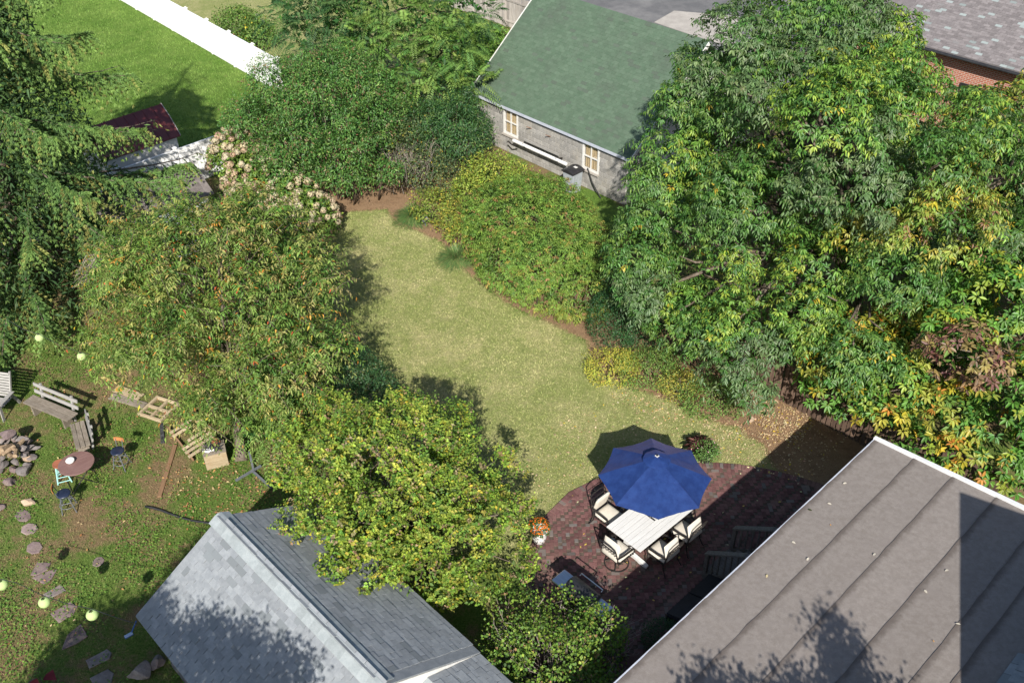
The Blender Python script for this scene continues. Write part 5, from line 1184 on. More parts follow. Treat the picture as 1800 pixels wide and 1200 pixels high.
mb = MB(); a0 = vt[4]; mb.tube([(math.cos(a0 + .06) * .12, math.sin(a0 + .06) * .12, .95), (math.cos(a0) * .03, math.sin(a0) * .03, 1.1)], .016, 6); mb.build('crank', M['grey_metal'], um)

TR = math.radians(42.4)
tb = empty('patio_table', (3.415, 16.50, TZ), TR, 'white slatted rectangular patio table under the navy umbrella', 'table')
TL, TW, TH = 2.06, 1.11, .74
nb_ = 8; pw = TW / nb_
for k in range(nb_):
    y = -TW / 2 + (k + .5) * pw
    if k in (3, 4):
        for s in (-1, 1): MB().box((0, 0, 0), (TL / 2 - .035, pw - .010, .035)).build('table_slat', M['table_white'], tb, (s * (TL / 4 + .017), y, TH - .018), bevel=.003)
    else: MB().box((0, 0, 0), (TL, pw - .010, .035)).build('table_slat', M['table_white'], tb, (0, y, TH - .018), bevel=.003)
for s in (-1, 1):
    MB().box((0, s * (TW / 2 - .13), TH - .08), (TL - .3, .035, .085)).build('apron', M['table_white'], tb)
    MB().box((s * .78, 0, TH - .075), (.09, TW - .3, .075)).build('cross_rail', M['table_white'], tb)
    lg = MB(); lg.box((s * .78, 0, .37), (.09, .30, .60)); lg.build('leg', M['table_white'], tb, bevel=.008)
    ft = MB(); pr_f = [(-.62, .0), (-.62, .05), (-.5, .085), (-.2, .12), (0, .13), (.2, .12), (.5, .085), (.62, .05), (.62, 0), (.4, .0), (.3, .03), (-.3, .03), (-.4, 0)]
    vs = [(s * .78 - .05, y, z) for y, z in pr_f] + [(s * .78 + .05, y, z) for y, z in pr_f]; m_ = len(pr_f)
    ft.add(vs, [tuple(range(m_))[::-1], tuple(range(m_, 2 * m_))] + [(i, (i + 1) % m_, m_ + (i + 1) % m_, m_ + i) for i in range(m_)]); ft.build('foot', M['table_white'], tb)
MB().box((0, 0, .28), (1.5, .05, .09)).build('stretcher', M['table_white'], tb)

def pillow(mb, c, d, rot=None, n=8, puff=.35):
    """soft cushion: rounded box"""
    vs = []; fs = []; R_ = Euler(rot).to_matrix() if rot else Matrix.Identity(3); c = Vector(c)
    for sgn in (1, -1):
        for i in range(n + 1):
            for j in range(n + 1):
                x = 2 * i / n - 1; y = 2 * j / n - 1
                e = max(abs(x), abs(y)); k = (1 - e ** 6) ** .5
                vs.append(c + R_ @ Vector((x * d[0] / 2 * (1 - .02 * y * y), y * d[1] / 2 * (1 - .02 * x * x), sgn * (d[2] / 2) * (puff * (1 - x * x) * (1 - y * y) + (1 - puff) * k ** .6))))
    m_ = (n + 1) ** 2
    for i in range(n):
        for j in range(n):
            a = i * (n + 1) + j; fs.append((a, a + n + 1, a + n + 2, a + 1)); fs.append((m_ + a, m_ + a + 1, m_ + a + n + 2, m_ + a + n + 1))
    mb.add(vs, fs); return mb
def patio_chair(loc, ang, label, swivel=False):
    """faces local +y"""
    ch = empty('patio_chair', (loc[0], loc[1], TZ), ang - math.pi / 2, label, 'chair', 'cushioned patio chairs round the table')
    w = .27; bt = math.radians(14)
    fr = MB()
    for s in (-1, 1): fr.tube([(s * w, .27, .36), (s * w, -.24, .36)], .016, 6)
    fr.tube([(-w, .27, .36), (w, .27, .36)], .016, 6); fr.tube([(-w, -.24, .36), (w, -.24, .36)], .016, 6)
    for k in range(5): fr.bar((-w, -.2 + k * .1, .365), (w, -.2 + k * .1, .365), .05, .008)
    fr.build('seat_frame', M['dark_metal'], ch, smooth=False)
    def bk(x, h): return (x, -.25 - math.tan(bt) * (h - .36), h)
    bf = MB()
    for s in (-1, 1): bf.tube([bk(s * w, .36), bk(s * w, .7), bk(s * w * .97, .94)], .016, 6)
    bf.tube([bk(-w * .97, .94), bk(-.12, .985), bk(.12, .985), bk(w * .97, .94)], .016, 6)
    bf.tube([bk(-w, .5), bk(w, .5)], .012, 6); bf.tube([bk(-w, .84), bk(w, .84)], .01, 6)
    bf.build('back_frame', M['dark_metal'], ch)
    lt = MB()
    for i in range(6):
        for j in range(3):
            cx, h = -w + .045 + i * .09, .56 + j * .105
            pts = [Vector(bk(cx + .038 * math.cos(t), h + .045 * math.sin(t))) for t in np.linspace(0, 2 * math.pi, 9)]
            lt.tube(pts, .006, 4, False)
    lt.build('back_lattice', M['dark_metal'], ch)
    for s in (-1, 1):
        ar = MB(); ar.tube([(s * (w + .02), .25, .36), (s * (w + .035), .27, .5), (s * (w + .035), .22, .62)], .015, 6)
        ar.add([], [])
        pts = [Vector((s * (w + .035), .26, .60)), Vector((s * (w + .045), .1, .63)), Vector((s * (w + .035), -.1, .625)), Vector(bk(s * w, .62))]
        for a, b in zip(pts[:-1], pts[1:]): ar.bar(a, b, .05, .02)
        ar.build('arm', M['dark_metal'], ch)
    if not swivel:
        for s in (-1, 1):
            for f, dx in ((.25, .04), (-.24, -.14)):
                MB().tube([(s * w, f, .37), (s * (w - .01), f + dx * .15, .22), (s * (w + .015), f + dx * .6, .08), (s * (w + .03), f + dx, 0.0)], [.017, .015, .014, .018], 6).build('leg', M['dark_metal'], ch)
    else:
        MB().tube([(0, 0, .36), (0, 0, .1)], [.035, .03], 10).build('pedestal', M['dark_metal'], ch)
        rg = MB(); pts = [(.30 * math.cos(t), .30 * math.sin(t), .02) for t in np.linspace(0, 2 * math.pi, 29)]; rg.tube(pts, .016, 6, False); rg.build('base_ring', M['dark_metal'], ch)
        for k in range(4):
            t = k * math.pi / 2 + .6; MB().tube([(0, 0, .13), (.15 * math.cos(t), .15 * math.sin(t), .09), (.30 * math.cos(t), .30 * math.sin(t), .025)], .013, 6).build('base_spoke', M['dark_metal'], ch)
    mb = MB(); pillow(mb, (0, .02, .43), (.54, .56, .13), None, 10, .3); mb.build('seat_cushion', M['cushion'], ch, smooth=True)
    mb = MB(); c = bk(0, .72); pillow(mb, (0, c[1] + .085, .72), (.52, .50, .12), (math.pi / 2 - bt + math.pi, 0, 0), 10, .3); mb.build('back_cushion', M['cushion'], ch, smooth=True)
    return ch
fl = math.atan2(.675, .737)
patio_chair((2.40, 16.90), fl - math.pi / 2, 'cushioned chair on the lawn side of the table, its back in umbrella shade')
patio_chair((2.52, 15.68), fl, 'swivel patio chair on a round ring base at the short end of the table', True)
patio_chair((3.63, 15.66), fl + math.pi / 2, 'cushioned chair on the house side of the table, nearer the table foot')
patio_chair((4.28, 16.28), fl + math.pi / 2, 'cushioned chair on the house side of the table, nearer the stair railings')

# flower pots
def pot(loc, label, prof, mat, name='flower_pot'):
    p = empty(name, (loc[0], loc[1], .03), 0, label, 'flower pot'); MB().lathe(prof, 28).build('pot', mat, p, smooth=True); return p
wp = pot((.63, 16.42), 'white pot of orange chrysanthemums at the patio corner', [(.13, 0), (.15, .02), (.19, .2), (.215, .40), (.225, .42), (.205, .43), (.19, .40), (0, .37)], M['ceramic'])
c0 = np.array([.57, 16.42, .50])
P, N, ID = shell([((.63, 16.42, .50), (.25, .25, .2))], 900, .25, .1, .2); lf = scatter(P, N, 2, .045, .025, .1, .02)
put(wp, 'foliage', leaf_mesh('foliage', *lf[:5], colours(len(lf[0]), [(1, (.05, .10, .025)), (1, (.08, .13, .03))]), M['leaf']))
P, N, ID = shell([((.63, 16.42, .54), (.26, .26, .22))], 330, .05, .08, .0); k = N[:, 2] > .05; P = P[k]; N = N[k]; lf = rosettes(P, N, 6, .028, .02, -.1, 1.0, .0)
put(wp, 'blossom', leaf_mesh('blossom', *lf[:5], colours(len(lf[0]), [(2, (.62, .16, .02)), (2, (.70, .24, .03)), (1, (.5, .09, .015))], .12), M['petal']))
bp = pot((5.28, 19.28), 'black pot of purple fountain grass and green trailing plants at the lawn edge', [(.17, 0), (.19, .02), (.24, .26), (.255, .28), (.235, .29), (.22, .26), (0, .24)], M['black_plastic'])
P, N, ID = shell([((5.30, 19.24, .38), (.38, .34, .28))], 520, .35, .15, .3); lf = scatter(P, N, 2, .06, .03, .2, .03)
put(bp, 'foliage', leaf_mesh('foliage', *lf[:5], colours(len(lf[0]), [(2, (.07, .15, .035)), (2, (.11, .19, .05)), (.15, (.6, .35, .4))]), M['leaf']))
q = np.random.default_rng(5); n = 260; a = q.uniform(0, 6.28, n); el = q.uniform(.4, 1.5, n); Ln = q.uniform(.3, .6, n)
ax = np.stack([np.cos(a) * np.cos(el), np.sin(a) * np.cos(el), np.sin(el)], -1); Bp = np.stack([5.22 + q.normal(-.05, .05, n), 19.46 + q.normal(0, .05, n), np.full(n, .35)], -1)
put(bp, 'purple_blade', leaf_mesh('purple_blade', Bp, ax, perp(ax), Ln, .018, colours(n, [(3, (.055, .02, .022)), (2, (.11, .05, .045)), (1, (.25, .16, .12))]), M['leaf'], True, .1, .55))

# gas grill with steel side shelves
gr = empty('gas_grill', (1.52, 14.08, .03), math.radians(-46.5), 'steel gas grill with side shelves behind the vine shrub on the patio', 'grill')
MB().box((0, 0, .42), (.74, .5, .68)).build('cabinet', M['black_plastic'], gr, bevel=.012)
mb = MB(); pts = [(math.cos(t) * .27, .84 + math.sin(t) * .24) for t in np.linspace(0, math.pi, 10)]
vs = [(-.37, y, z) for y, z in pts] + [(.37, y, z) for y, z in pts]; m_ = len(pts); mb.add(vs, [tuple(range(m_)), tuple(range(m_, 2 * m_))[::-1]] + [(i, m_ + i, m_ + i + 1, i + 1) for i in range(m_ - 1)]); mb.build('lid', M['black_plastic'], gr, smooth=False)
MB().box((0, 0, .80), (.78, .55, .08)).build('firebox', M['grey_metal'], gr, bevel=.01)
for s in (-1, 1): MB().box((s * .58, .02, .84), (.38, .46, .035)).build('side_shelf', M['steel'], gr, bevel=.015)
mb = MB(); mb.tube([(-.33, .30, .96), (-.33, .36, .98), (.33, .36, .98), (.33, .30, .96)], .014, 8); mb.build('lid_handle', M['steel'], gr)
for s in (-1, 1):
    for t in (-1, 1): MB().tube([(s * .33, t * .2, .08), (s * .33, t * .2, 0)], .035, 8).build('caster', M['black_plastic'], gr)
for i in range(4): MB().tube([(-.27 + i * .18, .28, .79), (-.27 + i * .18, .31, .79)], .025, 10).build('knob', M['steel'], gr)

# stair railings by the house door
HM = Matrix.Translation((8.63, 16.84, 0)) @ Matrix.Rotation(HR, 4, 'Z')
st = empty('stairs', (8.63, 16.84, 0), HR, 'dark wooden stairs with two sloping handrails against the house, in shade', 'stairs')
y_a = HM.inverted() @ Vector((5.38, 15.94, 0)); y_b = HM.inverted() @ Vector((4.58, 15.17, 0))
x0 = (y_a.x + y_b.x) / 2
for y in (y_a.y, y_b.y):
    ra = empty('handrail', (0, y, 0)); ra.parent = st
    MB().bar((x0 - .02, 0, .95), (x0 + .98, 0, 1.70), .15, .04).build('rail_cap', M['deck_wood'], ra)
    MB().bar((x0 + .98, 0, 1.70), (x0 + 1.75, 0, 1.70), .15, .04).build('landing_rail_cap', M['deck_wood'], ra)
    MB().bar((x0, 0, .14), (x0 + .98, 0, .92), .04, .09).build('bottom_rail', M['deck_wood'], ra)
    for i in range(7):
        x = x0 + .04 + i * .155; z = (x - x0) * .75; MB().box((x, 0, z + .52), (.035, .035, .80)).build('baluster', M['deck_wood'], ra)
    for x, h in ((x0 + .0, .93), (x0 + 1.0, 1.67)): MB().box((x, .04, h / 2), (.09, .09, h)).build('post', M['deck_wood'], ra)
ym = (y_a.y + y_b.y) / 2; wd = abs(y_a.y - y_b.y) - .1
for k in range(4):
    x = x0 + .1 + k * .26; MB().box((x, ym, .19 + k * .19), (.29, wd, .04)).build('tread', M['deck_wood'], st)
    MB().box((x - .1, ym, .09 + k * .19), (.02, wd - .02, .17)).build('riser', M['deck_wood'], st)
MB().box((x0 + 1.5, ym, .92), (.92, wd, .05)).build('landing', M['deck_wood'], st)
bk_ = empty('cellar_hatch', (8.63, 16.84, 0), HR, 'black sloping cellar hatch against the house wall, in shade', 'hatch')
mb = MB(); mb.add([(-1.4, -5.75, .03), (.34, -5.75, .03), (.34, -4.05, .03), (-1.4, -4.05, .03), (-1.4, -5.75, .32), (.34, -5.75, .95), (.34, -4.05, .95), (-1.4, -4.05, .32)], [(3, 2, 1, 0), (0, 1, 5, 4), (1, 2, 6, 5), (2, 3, 7, 6), (3, 0, 4, 7), (4, 5, 6, 7)]); mb.build('side_wall', M['black_flat'], bk_)
for s in (-1, 1): mb = MB(); mb.bar((-1.42, -4.9 + s * .42, .335), (.33, -4.9 + s * .42, .975), .8, .03); mb.build('door_leaf', M['black_flat'], bk_)

# ------------------------------------------------------------------ left yard furniture
def slat_bench(name, c, ang, L, D, H, label, back_h, boards=3, mat='old_wood', bmat='grey_wood'):
    """seat along local x, back at +y"""
    b = empty(name, (c[0], c[1], 0), ang, label, 'bench'); w = D / boards
    for k in range(boards): MB().box((0, 0, 0), (L, w - (.004 if boards < 3 else .012), .045)).build('seat_plank', M[mat], b, (0, -D / 2 + (k + .5) * w, H - .022), bevel=.006)
    for s in (-1, 1):
        lg = MB(); lg.box((s * (L / 2 - .28), -.02, H / 2 - .03), (.06, .3, H - .05)); lg.build('leg', M[mat], b)
        mb = MB(); mb.bar((s * (L / 2 - .28), D / 2 + .0, .0), (s * (L / 2 - .28), D / 2 + .16, back_h), .07, .05, (0, 1, 0)); mb.build('back_post', M[bmat], b)
        mb = MB(); mb.bar((s * (L / 2 - .28), -.18, .06), (s * (L / 2 - .28), D / 2 + .06, .28), .04, .05); mb.build('brace', M[mat], b)
    for h in (back_h - .08, back_h - .30): 
        y = D / 2 + .16 * h / back_h - .035; MB().box((0, 0, 0), (L * .98, .028, .11), (-.18, 0, 0)).build('back_slat', M[bmat], b, (0, y, h))
    return b
pA, pB = at(40, 707, .45), at(118.7, 740, .45); pC, pD = at(57.3, 693.3, .45), at(137, 724.7, .45)
slat_bench('garden_bench', ((pA + pB + pC + pD) / 4), math.atan2((pB - pA).y, (pB - pA).x), 1.82, .40, .45, 'long weathered wooden bench with two back slats, nearest the slatted armchair', .86, 2)
pA, pB = at(122, 745, .42), at(133, 788, .42); pC, pD = at(147, 739, .42), at(160, 781, .42)
slat_bench('garden_bench', ((pA + pB + pC + pD) / 4), math.atan2((pB - pA).y, (pB - pA).x), 1.15, .40, .42, 'short weathered plank bench with cracked seat beside the round table', .82, 3)

# slatted armchair at the left edge
ac = empty('slatted_armchair', (-15.35, 21.75, 0), math.radians(-12), 'weathered grey slatted armchair cut off at the left edge', 'chair')
for k in range(7): MB().box((0, 0, 0), (1.05, .07, .02)).build('seat_slat', M['grey_wood'], ac, (0, -.42 + k * .085, .40 - (6 - k) * -.004), bevel=.004)
for k in range(9):
    h = .46 + k * .075; MB().box((0, 0, 0), (1.05 - .02 * k, .02, .062), (-.4, 0, 0)).build('back_slat', M['grey_wood'], ac, (0, .2 + k * .034, h))
for s in (-1, 1):
    MB().box((s * .56, -.08, .60), (.13, .66, .025)).build('arm', M['grey_wood'], ac, bevel=.006)
    mb = MB(); mb.bar((s * .53, -.42, 0), (s * .53, -.36, .59), .03, .09, (0, 1, 0)); mb.build('leg', M['grey_wood'], ac)
    mb = MB(); mb.bar((s * .50, .42, 0), (s * .50, .18, .59), .03, .08, (0, 1, 0)); mb.build('leg', M['grey_wood'], ac)
    mb = MB(); mb.bar((s * .5, .16, .40), (s * .48, .52, 1.14), .03, .06, (0, 1, 0)); mb.build('back_stile', M['grey_wood'], ac)

rt = empty('round_table', at(134, 814, .72) - Vector((0, 0, .72)), .6, 'round brown-topped table on crossed metal legs with a white bowl on it', 'table')
MB().lathe([(.0, .70), (.455, .70), (.465, .708), (.465, .725), (.455, .732), (0, .732)], 48).build('table_top', M['table_top'], rt)
for s in (-1, 1):
    MB().tube([(-.36, s * .30, 0), (.33, s * .22, .70)], .013, 6).build('leg', M['dark_metal'], rt); MB().tube([(.36, s * .30, 0), (-.33, s * .22, .70)], .013, 6).build('leg', M['dark_metal'], rt)
for x in (-.36, .36): MB().tube([(x, -.30, .02), (x, .30, .02)], .012, 6).build('crossbar', M['dark_metal'], rt)
wb_ = empty('bowl', at(124.5, 811.7, .735) - Vector((0, 0, .002)), 0, 'round white lidded bowl on the brown round table', 'bowl')
MB().lathe([(.06, 0), (.095, .015), (.115, .06), (.12, .075), (.11, .08)], 28).build('bowl_body', M['ceramic'], wb_, smooth=True)
MB().lathe([(.118, .078), (.10, .095), (.05, .10), (.045, .096), (0, .096)], 28).build('lid', M['ceramic'], wb_, smooth=True)

def stool(loc, ang, label, seat_mat, leg_mat, back=True, H=.62, square=False):
    s_ = empty('stool', (loc[0], loc[1], 0), ang, label, 'stool')
    if not square: MB().lathe([(0, H - .055), (.17, H - .05), (.185, H - .03), (.18, H - .008), (.14, H), (0, H + .002)], 28).build('seat', M[seat_mat], s_, smooth=True)
    else: MB().lathe([(0, H - .04), (.165, H - .04), (.172, H - .02), (.165, H), (.12, H - .006), (0, H - .01)], 24).build('seat', M[seat_mat], s_)
    tops = []
    for k in range(4):
        t = math.pi / 4 + k * math.pi / 2; a = Vector((math.cos(t) * .125, math.sin(t) * .125, H - .05)); b = Vector((math.cos(t) * .25, math.sin(t) * .25, 0)); tops.append((a, b))
        MB().tube([a, b], .014 if not square else .02, 7).build('leg', M[leg_mat], s_)
    if not square:
        rg = MB(); f = .62; r = .125 + .125 * f; z = (H - .05) * (1 - f); rg.tube([(r * math.cos(t), r * math.sin(t), z) for t in np.linspace(0, 6.2832, 25)], .009, 5, False); rg.build('foot_ring', M[leg_mat], s_)
        for f in (.42,):
            for k in range(4): MB().tube([tops[k][0].lerp(tops[k][1], f), tops[(k + 1) % 4][0].lerp(tops[(k + 1) % 4][1], f)], .008, 5).build('rung', M[leg_mat], s_)
    else:
        for f in (.3, .62, .88):
            for k in range(4): MB().tube([tops[k][0].lerp(tops[k][1], f), tops[(k + 1) % 4][0].lerp(tops[(k + 1) % 4][1], f)], .012, 6).build('rung', M[leg_mat], s_)
    if back:
        for x in (-.09, .09): MB().tube([(x, .13, H - .03), (x * 1.1, .19, H + .24)], .010, 6).build('back_post', M[leg_mat], s_)
        bk2 = MB(); vs = []; 
        for k in range(7):
            x = -.15 + .05 * k; y = .20 - .9 * x * x
            vs += [(x, y, H + .17), (x, y + .012, H + .28), (x, y + .016, H + .17), (x, y + .028, H + .28)]
        fs = []
        for k in range(6):
            a = 4 * k; b = a + 4; fs += [(a, b, b + 1, a + 1), (b + 2, a + 2, a + 3, b + 3), (a + 1, b + 1, b + 3, a + 3), (a, a + 2, b + 2, b)]
        fs += [(0, 1, 3, 2), (25, 24, 26, 27)]; bk2.add(vs, fs); bk2.build('backrest', M['orange_wood'], s_)
    return s_
stool(at(206, 791, .62), math.radians(-12), 'dark round-seated stool with orange wooden backrest, right of the round table', 'navy_seat', 'grey_metal')
stool(at(111, 866, .62), math.radians(108), 'dark round-seated stool with wooden backrest seen edge-on, in front of the round table', 'navy_seat', 'grey_metal')
stool(at(103, 814, .60), math.radians(20), 'turquoise-legged stool with red-brown seat tucked behind the round table', 'red_brown_seat', 'turquoise', False, .60, True)

# stones
def rock(name, loc, size, mat, label, catg, seed, rz=0, group=None, flat=.5, parent=None):
    me = bpy.data.meshes.new(name); bm = bmesh.new(); bmesh.ops.create_icosphere(bm, subdivisions=3, radius=1.0); q = np.random.default_rng(seed); ph = q.uniform(0, 6, 9)
    pl = [(Vector(q.normal(size=3)).normalized(), q.uniform(.4, .8)) for _ in range(14)]
    for v in bm.verts:
        p = v.co.copy()
        for nn, dd in pl:
            e = p.dot(nn) - dd
            if e > 0: p -= nn * e * .97
        k = 1 + .07 * math.sin(p.x * 4 + ph[0]) * math.sin(p.y * 5 + ph[1]) + .04 * math.sin(p.z * 9 + ph[2] + p.x * 6)
        v.co = Vector((p.x * size[0] * k, p.y * size[1] * k, p.z * size[2] * k))
    bm.to_mesh(me); bm.free(); me.materials.append(M[mat])
    o = link(name, me, parent, (loc[0], loc[1], loc[2]), (0, 0, rz))
    if label: tag(o, label, catg, group)
    return o
def flag(poly_px, mat, label, z=.035, group='stepping stones across the left yard'):
    P_ = [at(u, v) for u, v in poly_px]; c = sum(P_, Vector()) / len(P_); mb = MB(); q = random.Random(len(label)); pts = []
    for i in range(len(P_)):
        a = P_[i] - c; b = P_[(i + 1) % len(P_)] - c
        for t in (0, .33, .66): p = a.lerp(b, t); pts.append((p.x * (1 + q.uniform(-.02, .02)), p.y * (1 + q.uniform(-.02, .02))))
    if sum(pts[i][0] * pts[(i + 1) % len(pts)][1] - pts[(i + 1) % len(pts)][0] * pts[i][1] for i in range(len(pts))) < 0: pts = pts[::-1]
    o = mb.prism(pts, -.03, z).build('stepping_stone', M[mat], None, c); bm = bmesh.new(); bm.from_mesh(o.data)
    bmesh.ops.bevel(bm, geom=[e for e in bm.edges if all(v.co.z > 0 for v in e.verts)], offset=.012, segments=1, affect='EDGES'); bm.to_mesh(o.data); bm.free()
    tag(o, label, 'stone', group); return o
def ov(u, v, a, b, rot=0, n=7): return [(u + a * math.cos(t) * math.cos(rot) - b * math.sin(t) * math.sin(rot), v + a * math.cos(t) * math.sin(rot) + b * math.sin(t) * math.cos(rot)) for t in [2 * math.pi * k / n + .3 for k in range(n)]]
flag(ov(41, 906.7, 15, 11), 'stone_purple', 'oval purplish stepping stone just below the tan boulder')
flag(ov(52, 930, 16, 10, -.25), 'stone_purple', 'oval stepping stone second below the tan boulder, with a dark shadow spot on it')
flag(ov(61, 963, 15, 11, -.3), 'stone_purple', 'rounded stepping stone alone in the dry patch left of the small half-buried stone')
flag([(54, 1011), (66, 988), (90, 990), (84, 1002), (64, 1012)], 'stone_purple', 'grey stepping stone forming the upper half of a split pair')
flag([(57, 1016), (86, 1004), (101, 1001), (92, 1017), (78, 1027)], 'stone_purple', 'tan-grey stepping stone forming the lower half of a split pair')
flag([(76, 1045), (108, 1027), (116, 1038), (88, 1052)], 'stone_grey', 'narrow slate-coloured stepping stone just above the middle lantern')
flag([(89, 1079), (124, 1058), (137, 1066), (129, 1080), (104, 1095)], 'stone_purple', 'five-sided purple-grey stepping stone under the light string between two lanterns')
flag([(109, 1142), (119, 1116), (143, 1096), (155, 1118), (134, 1132)], 'stone_purple', 'large dark wedge-shaped stepping stone below the right-hand lantern')
flag([(151, 1161), (189, 1141), (197, 1148), (193, 1158), (157, 1175)], 'stone_grey', 'long rectangular blue-grey stepping stone in the shade')
flag([(158, 1192), (190, 1176), (201, 1184), (196, 1200), (168, 1212)], 'stone_grey', 'blue-grey stepping stone at the bottom edge, last of the row')
flag(ov(173, 987, 12, 8, -.5), 'stone_purple', 'small half-buried stone alone in the grass left of the shed', .02)
rock('boulder', at(49.6, 884, .06), (.25, .17, .13), 'stone_tan', 'tan rounded boulder in the grass left of the nearer stool', 'stone', 1, .3)
rock('boulder', at(1, 891, .05), (.17, .15, .10), 'stone_purple', 'purplish stone cut off by the left edge, left of the tan boulder', 'stone', 2, .3)
rock('boulder', at(49, 806, .08), (.22, .16, .13), 'stone_tan', 'tan flat-topped rock at the right rim of the fire pit', 'stone', 3, .2)
rock('boulder', at(48, 791, .08), (.16, .24, .10), 'stone_grey', 'upright grey slab in shade behind the fire pit', 'stone', 4, -.4)
rock('boulder', at(43, 828, .09), (.24, .26, .13), 'stone_grey', 'large dark triangular rock at the right rim of the fire pit, below the tan one', 'stone', 5, .5)
rock('boulder', at(16, 847, .08), (.27, .20, .14), 'stone_purple', 'pale purplish rock at the front of the fire pit', 'stone', 6, .1)
rock('boulder', at(247, 1182, .1), (.32, .30, .25), 'stone_grey', 'dark mossy boulder in shade against the shed wall, leftmost of two', 'stone', 7, .1)
rock('boulder', at(279, 1162, .1), (.24, .26, .2), 'stone_grey', 'dark boulder tucked under the shed eave, rightmost of two', 'stone', 8, .9)
fp = empty('fire_pit', at(22, 805) , 0, 'heaped ring of stones with split logs on top, at the left edge', 'fire pit')
q = random.Random(31); lay = [(0, 11, .62, .10), (1, 10, .52, .26), (2, 8, .40, .42)]
for l_, n_, r_, z_ in lay:
    for k in range(n_):
        t = k * 2 * math.pi / n_ + l_ * .4; rock('stone', (r_ * math.cos(t) + q.uniform(-.05, .05), r_ * math.sin(t) + q.uniform(-.05, .05), z_), (q.uniform(.15, .22), q.uniform(.11, .17), q.uniform(.08, .12)), q.choice(('stone_grey', 'stone_grey', 'stone_purple')), None, None, 100 + l_ * 20 + k, t + q.uniform(-.5, .5), parent=fp)
for k in range(11):
    a = Vector((q.uniform(-.4, .4), q.uniform(-.4, .35), q.uniform(.42, .60))); d = Vector((q.uniform(-1, 1), q.uniform(-1, 1), q.uniform(-.15, .15))).normalized() * q.uniform(.3, .55)
    mb = MB(); r = q.uniform(.05, .085); mb.tube([a - d * .5, a, a + d * .5], [r, r * 1.03, r * .95], 8); mb.build('log', M['log'], fp)
rock('stone', (-.05, .35, .62), (.30, .22, .12), 'stone_purple', None, None, 190, .4, parent=fp)

# timber scraps: boards, frames, pallet, box, planks
def board(a, b, w, h, mat, name, label, catg='board', group=None, z=None):
    a = Vector(a); b = Vector(b); c = (a + b) / 2; L = (b - a).length
    mb = MB(); mb.box((0, 0, 0), (L, w, h)); o = mb.build(name, M[mat], None, c, None, bevel=min(.006, h * .3)); d = (b - a); o.rotation_euler = (0, -math.atan2(d.z, math.hypot(d.x, d.y)), math.atan2(d.y, d.x))
    if label: tag(o, label, catg, group)
    return o
board((at(195, 696, .03)), at(255, 713, .03), .26, .05, 'old_wood', 'plank', 'thick grey-brown plank lying under the amber-panelled board')
yb = empty('panelled_board', (at(205, 683, .06) + at(246, 697, .06)) / 2, math.atan2((at(246, 697) - at(205, 683)).y, (at(246, 697) - at(205, 683)).x), 'pale board with an amber panel lying in the grass by the fruit tree', 'board')
MB().box((0, 0, 0), (1.0, .30, .03)).build('sheet', M['new_wood'], yb, bevel=.004); MB().box((-.33, 0, .019), (.24, .2, .01)).build('amber_panel', M['yellow_board'], yb)
f0, f1, f2, f3 = at(246, 728.6, .06), at(287, 742, .06), at(312, 704.6, .06), at(272, 700, .06)
wf = empty('window_frame', (f0 + f1 + f2 + f3) / 4, math.atan2((f1 - f0).y, (f1 - f0).x), 'pale wooden crate frame with four openings lying on the grass', 'frame')
for y in (-.40, 0, .40): MB().box((0, y, 0), (.86, .075, .09)).build('rail', M['new_wood'], wf, bevel=.005)
for x in (-.39, .02, .39): MB().box((x, 0, .003), (.075, .868, .085)).build('stile', M['new_wood'], wf, bevel=.005)
for x in (-.18, .2): MB().box((x, -.2, -.03), (.3, .05, .02)).build('batten', M['new_wood'], wf)
board(at(284.5, 744, .03), at(286, 778, .03), .11, .05, 'ash', 'plank', 'short blackened plank on the grass below the wooden frame')
board(at(308, 782, .03), at(280, 873, .03), .12, .045, 'brown_wood', 'plank', 'long narrow brown plank lying towards the shed')
board(at(338, 722, .12), at(345, 738, .42), .2, .03, 'brown_wood', 'plank', 'short brown board standing against the top of the pallet')
pA, pB = at(296, 752, .12), at(338, 806, .12)
pl_ = empty('pallet', (pA + pB) / 2 + Vector((.30, .22, .0)), math.atan2((pB - pA).y, (pB - pA).x), 'broken pale wooden pallet beside the box under the fruit tree', 'pallet')
Lp = (pB - pA).length
for y in (-.38, .02, .42): MB().box((0, y, -.03), (Lp + .05, .045, .09)).build('runner', M['brown_wood'], pl_)
for k, x in enumerate((-.68, -.50, -.33, .12, .30, .47, .65)):
    if k == 0: continue
    MB().box((0, 0, 0), (.105, .92 - (.3 if k == 3 else 0), .022), (0, 0, rs.uniform(-.03, .03))).build('slat', M['new_wood'], pl_, (x * Lp / 1.5, .02 + (.1 if k == 3 else 0), .03), bevel=.003)
pl_.rotation_euler = (math.radians(10), 0, pl_.rotation_euler.z)
pl_.location.z = .2
bx0 = (at(351.6, 784, .5) + at(399.5, 792, .5)) / 2
wx = empty('wooden_box', (bx0.x, bx0.y, 0), math.atan2((at(399.5, 792, .5) - at(363, 801, .5)).y, (at(399.5, 792, .5) - at(363, 801, .5)).x), 'square wooden box with charred wood and paper on top under the fruit tree', 'box')
for s in (-1, 1):
    for k in range(2): MB().box((0, 0, 0), (.60 if s else .6, .02, .24)).build('side_board', M['new_wood'], wx, (0, s * .25, .125 + k * .248), bevel=.003)
    for k in range(2): MB().box((0, 0, 0), (.02, .475, .24)).build('side_board', M['new_wood'], wx, (s * .29, 0, .125 + k * .248), bevel=.003)
for k in range(3): MB().box((0, 0, 0), (.62, .168, .02)).build('top_board', M['old_wood'], wx, (0, -.172 + k * .172, .51), bevel=.003)
q = random.Random(6)
ab = empty('charred_heap', (bx0.x - .05, bx0.y + .03, .52), .3, 'heap of charred sticks and white paper on the wooden box', 'scrap heap')
